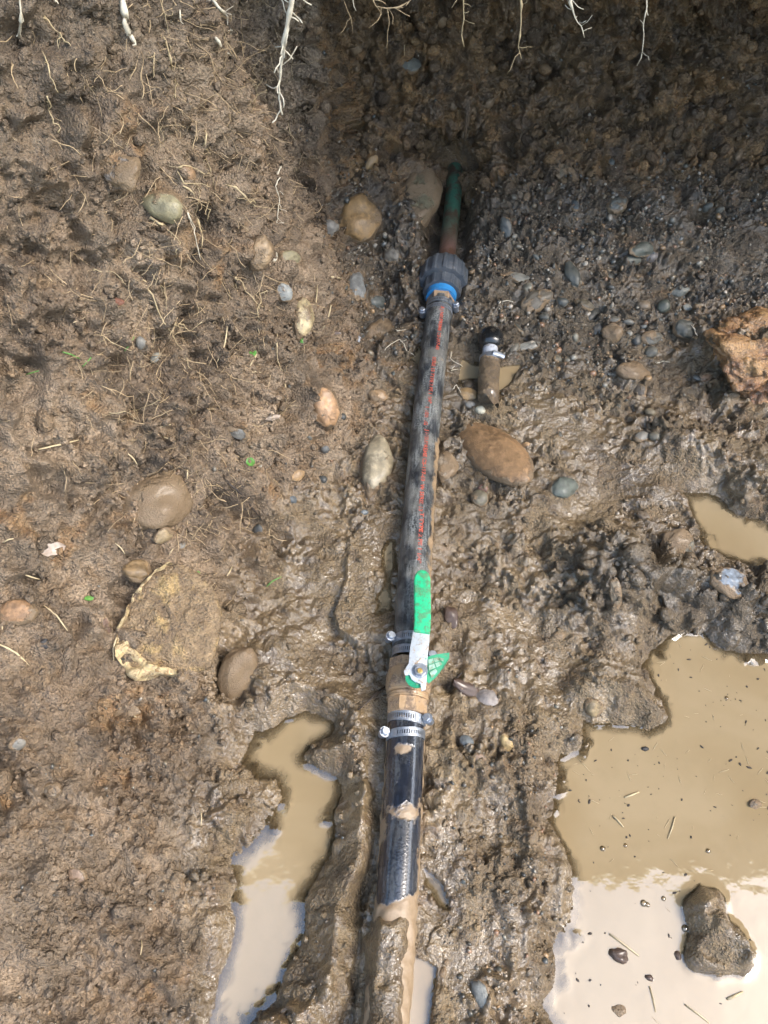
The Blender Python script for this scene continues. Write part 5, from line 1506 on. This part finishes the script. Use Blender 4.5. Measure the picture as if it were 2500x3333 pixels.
# the matted fine fibres nobody could count
parts = []
fw = smooth(0.0, -0.10, dl) * smooth(0.30, 0.50, Y) * (P[..., 2] < 0.5) * visx * (0.035 + gauss(line_d([(690, 620), (700, 900), (650, 1150), (560, 1350), (620, 1500)], 0.15, X, Y), 0.075))
for i in scatter_idx(fw, 1500, 41):
    p = Vector(Pf[i]); nrm = Vector(Nf[i])
    d = Vector((rg.uniform(-0.6, 0.6), rg.uniform(-0.5, 0.3), -rg.random() * 1.0 + 0.15)); d = (d - nrm * d.dot(nrm)).normalized()
    L = rg.uniform(0.012, 0.045)
    hp = [p + nrm * 0.001]
    k_n = rg.randint(4, 7)
    for k_ in range(k_n):
        d = (d + Vector((rg.uniform(-1, 1), rg.uniform(-1, 1), rg.uniform(-1, 1))) * 0.45); d = (d - nrm * (d.dot(nrm) - rg.uniform(-0.15, 0.30))).normalized()
        hp.append(hp[-1] + d * L / k_n)
    parts.append(tube_np(hp, [rg.uniform(0.00025, 0.00055)] * len(hp), 3))
tag(link('fine_roots', join_parts('fine_roots', parts), M['fibre']), 'matted fine root fibres on the left bank', kind='stuff')

# ------------------------------------------------------------------ straw, leaves, twigs
def blade(name, a, b, w, mat, lab, cat, group=None, bend=0.0, lift=0.003, flatness=0.45):
    w = w * 0.85
    pa, na = at(*a); pb, nb = at(*b)
    pa = pa + na * lift; pb = pb + nb * lift
    mid = (pa + pb) / 2 + (na + nb) * 0.5 * (0.002 + bend)
    zc = depth_of(pa)
    r = w / 2 * zc / F
    sd2 = (pb - pa).cross(na) * rg.uniform(-0.09, 0.09)
    pts = [pa, pa.lerp(mid, 0.5) + na * bend * 0.3 + sd2 * 0.7, mid + sd2, mid.lerp(pb, 0.5) + nb * bend * 0.3 + sd2 * 0.5, pb]
    v, f = tube_np(pts, [r * 0.7, r, r, r * 0.9, r * 0.5], 6)
    return tag(link(name, join_parts(name, [(v, f)]), M[mat]), lab, cat, group)
STRAW = [
 ((122, 1455), (258, 1430), 8, 'long bleached straw at mid left'), ((80, 1865), (135, 1890), 6, 'straw above the coal chip'),
 ((145, 1975), (215, 2060), 6, 'straw slanting right of the orange edge stone'), ((0, 2095), (88, 2162), 8, 'straw at the lower left edge'),
 ((385, 2075), (375, 2150), 7, 'upright straw left of the crusted slab'), ((378, 2288), (448, 2348), 7, 'straw lying on the flat buried stone'),
 ((602, 1938), (668, 1880), 6, 'curved straw above the crusted slab'), ((738, 1880), (757, 1845), 6, 'hooked straw right of the crusted slab'),
 ((412, 1482), (448, 1510), 6, 'short straw above the largest cobble'), ((352, 1600), (380, 1530), 4, 'thin bent straw left of the largest cobble'),
 ((1032, 935), (1020, 1010), 5, 'straw standing near the yellowish cobble'), ((1072, 990), (1046, 1070), 6, 'straw right of the yellowish cobble'),
 ((738, 1062), (700, 1180), 6, 'long straw in the middle of the root tangle'), ((838, 1140), (815, 1195), 7, 'thick straw below the green sprig'),
 ((1076, 905), (1105, 910), 9, 'short cream wood splinter near the bank corner'), ((535, 1422), (562, 1424), 5, 'short straw above the cobble with leaf'),
 ((615, 1528), (612, 1590), 6, 'straw on top of the largest cobble'), ((12, 1772), (48, 1752), 6, 'crooked straw at left edge'),
 ((20, 1975), (12, 2050), 6, 'straw under the orange edge stone'), ((378, 1768), (400, 1800), 5, 'straw left of the egg-shaped cobble'),
 ((560, 1785), (548, 1812), 5, 'short straw right of the egg-shaped cobble'), ((242, 1045), (268, 1028), 4, 'short straw at upper mid left'),
 ((520, 1385), (560, 1380), 4, 'thin straw in the lower tangle'), ((850, 1215), (812, 1220), 4, 'straw lying level below the thick straw'),
 ((455, 3060), (448, 3110), 5, 'straw in the left foreground soil'), ((650, 2690), (654, 2640), 4, 'thin straw left of the left puddle'),
]
for a, b, w, lab in STRAW: blade('straw', a, b, w, 'straw', lab, 'straw', 'straws on the left bank')
for a, b, w, lab in [((200, 1150), (258, 1172), 6, 'green grass blade on the left bank, lower of two'), ((310, 1158), (268, 1190), 5, 'darker grass blade right of the first'),
                     ((432, 1103), (405, 1132), 6, 'short grass blade beside the grey pebble'), ((78, 1222), (135, 1200), 5, 'grass blade at mid left edge'),
                     ((868, 1912), (915, 1878), 5, 'grass blade below the wet slope left of the pipe'), ((2478, 2420), (2470, 2455), 6, 'grass blade floating at the right edge of the big puddle')]:
    blade('grass_blade', a, b, w, 'leaf', lab, 'grass blade', lift=0.004 if a[0] < 2000 else 0.022)
blade('twig', (735, 1570), (850, 1680), 9, 'dark_bit', 'thin dark twig on the left bank', 'twig', bend=0.003)
blade('twig', (1255, 2240), (1158, 2312), 8, 'dark_bit', 'thin black twig left of the brass valve', 'twig', bend=0.004)
blade('twig', (1475, 2220), (1520, 2180), 6, 'dark_bit', 'short dark twig right of the green tag', 'twig', bend=0.002)

def leaf(px, py, w, h, rot, mat, lab, cat='leaf'):
    l_, n_ = at(px, py); n_ = (n_ + Vector((0, -0.2, 0.3))).normalized()
    e1, e2 = basis_at(px, py, rot, n_)
    zc = depth_of(l_); a, b = w / 2 * zc / F, h / 2 * zc / F
    rg_ = random.Random(px)
    V, Fc = [], []
    nu, nv = 9, 5
    for layer in (0, 1):
        for i in range(nu):
            u = -1 + 2 * i / (nu - 1)
            wd = (max(0.0, 1 - abs(u) ** 2.2)) ** 0.6
            for j in range(nv):
                t_ = -1 + 2 * j / (nv - 1)
                up = 0.004 + 0.12 * a * (t_ * t_) - 0.15 * a * u * u + 0.0006 * math.sin(5 * u + px) - layer * 0.0004
                V.append(l_ + e1 * (a * u) + e2 * (b * t_ * wd * (1 + 0.12 * math.sin(9 * u + j))) + n_ * up)
    for layer in (0, 1):
        o = layer * nu * nv
        for i in range(nu - 1):
            for j in range(nv - 1):
                q = (o + i * nv + j, o + (i + 1) * nv + j, o + (i + 1) * nv + j + 1, o + i * nv + j + 1)
                Fc.append(q if layer == 0 else q[::-1])
    return tag(link('leaf', mesh('leaf', V, Fc), M[mat]), lab, cat)
leaf(815, 1508, 30, 30, 20, 'leaf', 'round bright green leaf on the left bank')
leaf(808, 1155, 28, 18, 10, 'leaf', 'green sprig leaf in the root tangle')
leaf(822, 1148, 22, 14, 60, 'leaf', 'second leaf of the green sprig in the root tangle')
leaf(983, 1106, 18, 14, 30, 'leaf', 'tiny green leaf at the bottom of the yellowish cobble')
leaf(283, 1950, 18, 32, 80, 'leaf', 'small green leaf left of the crusted slab')
leaf(635, 1868, 28, 16, 10, 'leaf', 'pale green leaf bit above the crusted slab')
leaf(882, 1355, 22, 55, 105, 'pale_leaf', 'pale yellow dried leaf below the root tangle')
leaf(172, 1788, 82, 40, 15, 'pale_leaf', 'translucent whitish leaf scrap at lower left')

# ------------------------------------------------------------------ bits floating on the big puddle
lev = -0.050
bigsd = SD['big']
okf = ((bigsd < -0.012) & (P[..., 2] < lev - 0.004) & (X < 0.50) & (Y > -0.03) & (Y < 0.45)) * 1.0
SPECK = []
for i in range(4):
    v, f = stone_shape(60 + i, 1, 0.5); me = np_mesh('speck', v, f); me.materials.append(M['dark_bit']); SPECK.append(me)
SPK_S = []
v, f = tube_np([(-1, 0, 0), (-0.3, 0.06, 0), (0.4, -0.04, 0), (1, 0.05, 0)], [0.05, 0.07, 0.06, 0.03], 5)
SPK_S.append(join_parts('straw_bit', [(v, f)])); SPK_S[0].materials.append(M['straw'])
dw = okf * (0.25 + smooth(0.05, 0.30, Y))
for i in scatter_idx(dw, 170, 51):
    p = Pf[i]
    o = link('debris_speck', rg.choice(SPECK)); s_ = 0.0004 + 0.0011 * rg.random() ** 2
    o.location = (p[0], p[1], lev + 0.0004); o.scale = (s_ * rg.uniform(1, 2.6), s_, s_ * 0.7); o.rotation_euler = (0, 0, rg.uniform(0, 6.3))
    tag(o, 'tiny dark debris speck floating on the big puddle', 'debris', 'specks floating on the big puddle')
for i in scatter_idx(dw, 60, 52):
    p = Pf[i]
    o = link('straw_bit', SPK_S[0]); L = rg.uniform(0.0018, 0.0065)
    o.location = (p[0], p[1], lev + 0.0005); o.scale = (L, L * 0.8, L * 0.8); o.rotation_euler = (0, 0, rg.uniform(0, 6.3))
    tag(o, 'fine pale straw bit floating on the big puddle', 'straw', 'straw bits floating on the big puddle')
def floating(px, py, w, h, rot, lab, mat, name, cat, sub=2, up=0.0):
    q = on_z(px, py, lev + up); zc = depth_of(q)
    v, f = stone_shape(int(px) % 17, sub, 0.5); me = np_mesh(name, v, f); me.materials.append(mat)
    o = link(name, me); o.location = q; o.rotation_euler = (0, 0, math.radians(rot)); o.scale = (w / 2 * zc / F, h / 2 * zc / F, h / 2 * zc / F * 0.7)
    o.color = (0.10, 0.08, 0.06, 0.6)
    return tag(o, lab, cat)
floating(2010, 3110, 44, 60, 80, 'dark reddish seed lump in the bright reflection of the big puddle', M['bark'], 'seed_lump', 'seed', 3)
floating(2112, 3183, 20, 28, 80, 'small dark lump below the seed lump in the puddle', M['bark'], 'debris_lump', 'debris')
floating(2206, 3110, 22, 26, 0, 'small dark lump left of the mud island', M['bark'], 'debris_lump', 'debris')
floating(2455, 2618, 44, 34, 10, 'muddy lump breaking the water at the right edge', M['stone'], 'debris_lump', 'debris', 3)
floating(2015, 3290, 44, 30, -20, 'muddy lump in the puddle near the bottom edge', M['stone'], 'debris_lump', 'debris', 3)
floating(2098, 2438, 24, 18, 0, 'dark chip floating near the mud spit', M['coal'], 'debris_chip', 'debris')
floating(2250, 3020, 44, 22, 10, 'dark wet flake at the left foot of the mud island', M['coal'], 'debris_chip', 'debris', 3)
def fl_straw(a, b, w, lab):
    pa, pb = on_z(a[0], a[1], lev + 0.0012), on_z(b[0], b[1], lev + 0.0012)
    r = w / 2 * depth_of(pa) / F
    v, f = tube_np([pa, pa.lerp(pb, 0.5) + Vector((0.0006, 0, 0.0003)), pb], [r, r, r * 0.6], 6)
    tag(link('straw', join_parts('straw', [(v, f)]), M['straw']), lab, 'straw')
fl_straw((1995, 2655), (2030, 2692), 6, 'pale straw floating in the middle of the big puddle')
fl_straw((2035, 2595), (2080, 2578), 6, 'pale straw floating by dark specks, upper middle of the big puddle')
fl_straw((1985, 3040), (2080, 3112), 6, 'long straw across the bright reflection above the seed lump')
fl_straw((2368, 3252), (2418, 3228), 9, 'thick cream straw at the lower right of the big puddle')
fl_straw((2230, 3270), (2310, 3330), 5, 'straw at the bottom edge of the big puddle')
fl_straw((2115, 3210), (2135, 3295), 4, 'thin pale straw below the small dark lump')
fl_straw((2198, 2658), (2175, 2730), 4, 'thin yellowish stalk in the right of the big puddle')
# bubbles
bub = []
for (x, y, r) in ((2095, 2940, 11), (2108, 2945, 8), (1962, 2762, 9), (2036, 2752, 7), (2305, 2770, 8), (2365, 2272, 7), (2230, 3022, 12), (2160, 2925, 8)):
    q = on_z(x, y, lev); rr = r * depth_of(q) / F
    v, f = ico(2); 
    me = np_mesh('bubble', v * np.array([rr, rr, rr * 0.7]), f); me.materials.append(M['water'])
    at_ = me.attributes.new('depth', 'FLOAT', 'POINT')
    o = link('bubble', me); o.location = q
    tag(o, 'clear bubble floating on the big puddle', 'bubble', 'bubbles on the big puddle')
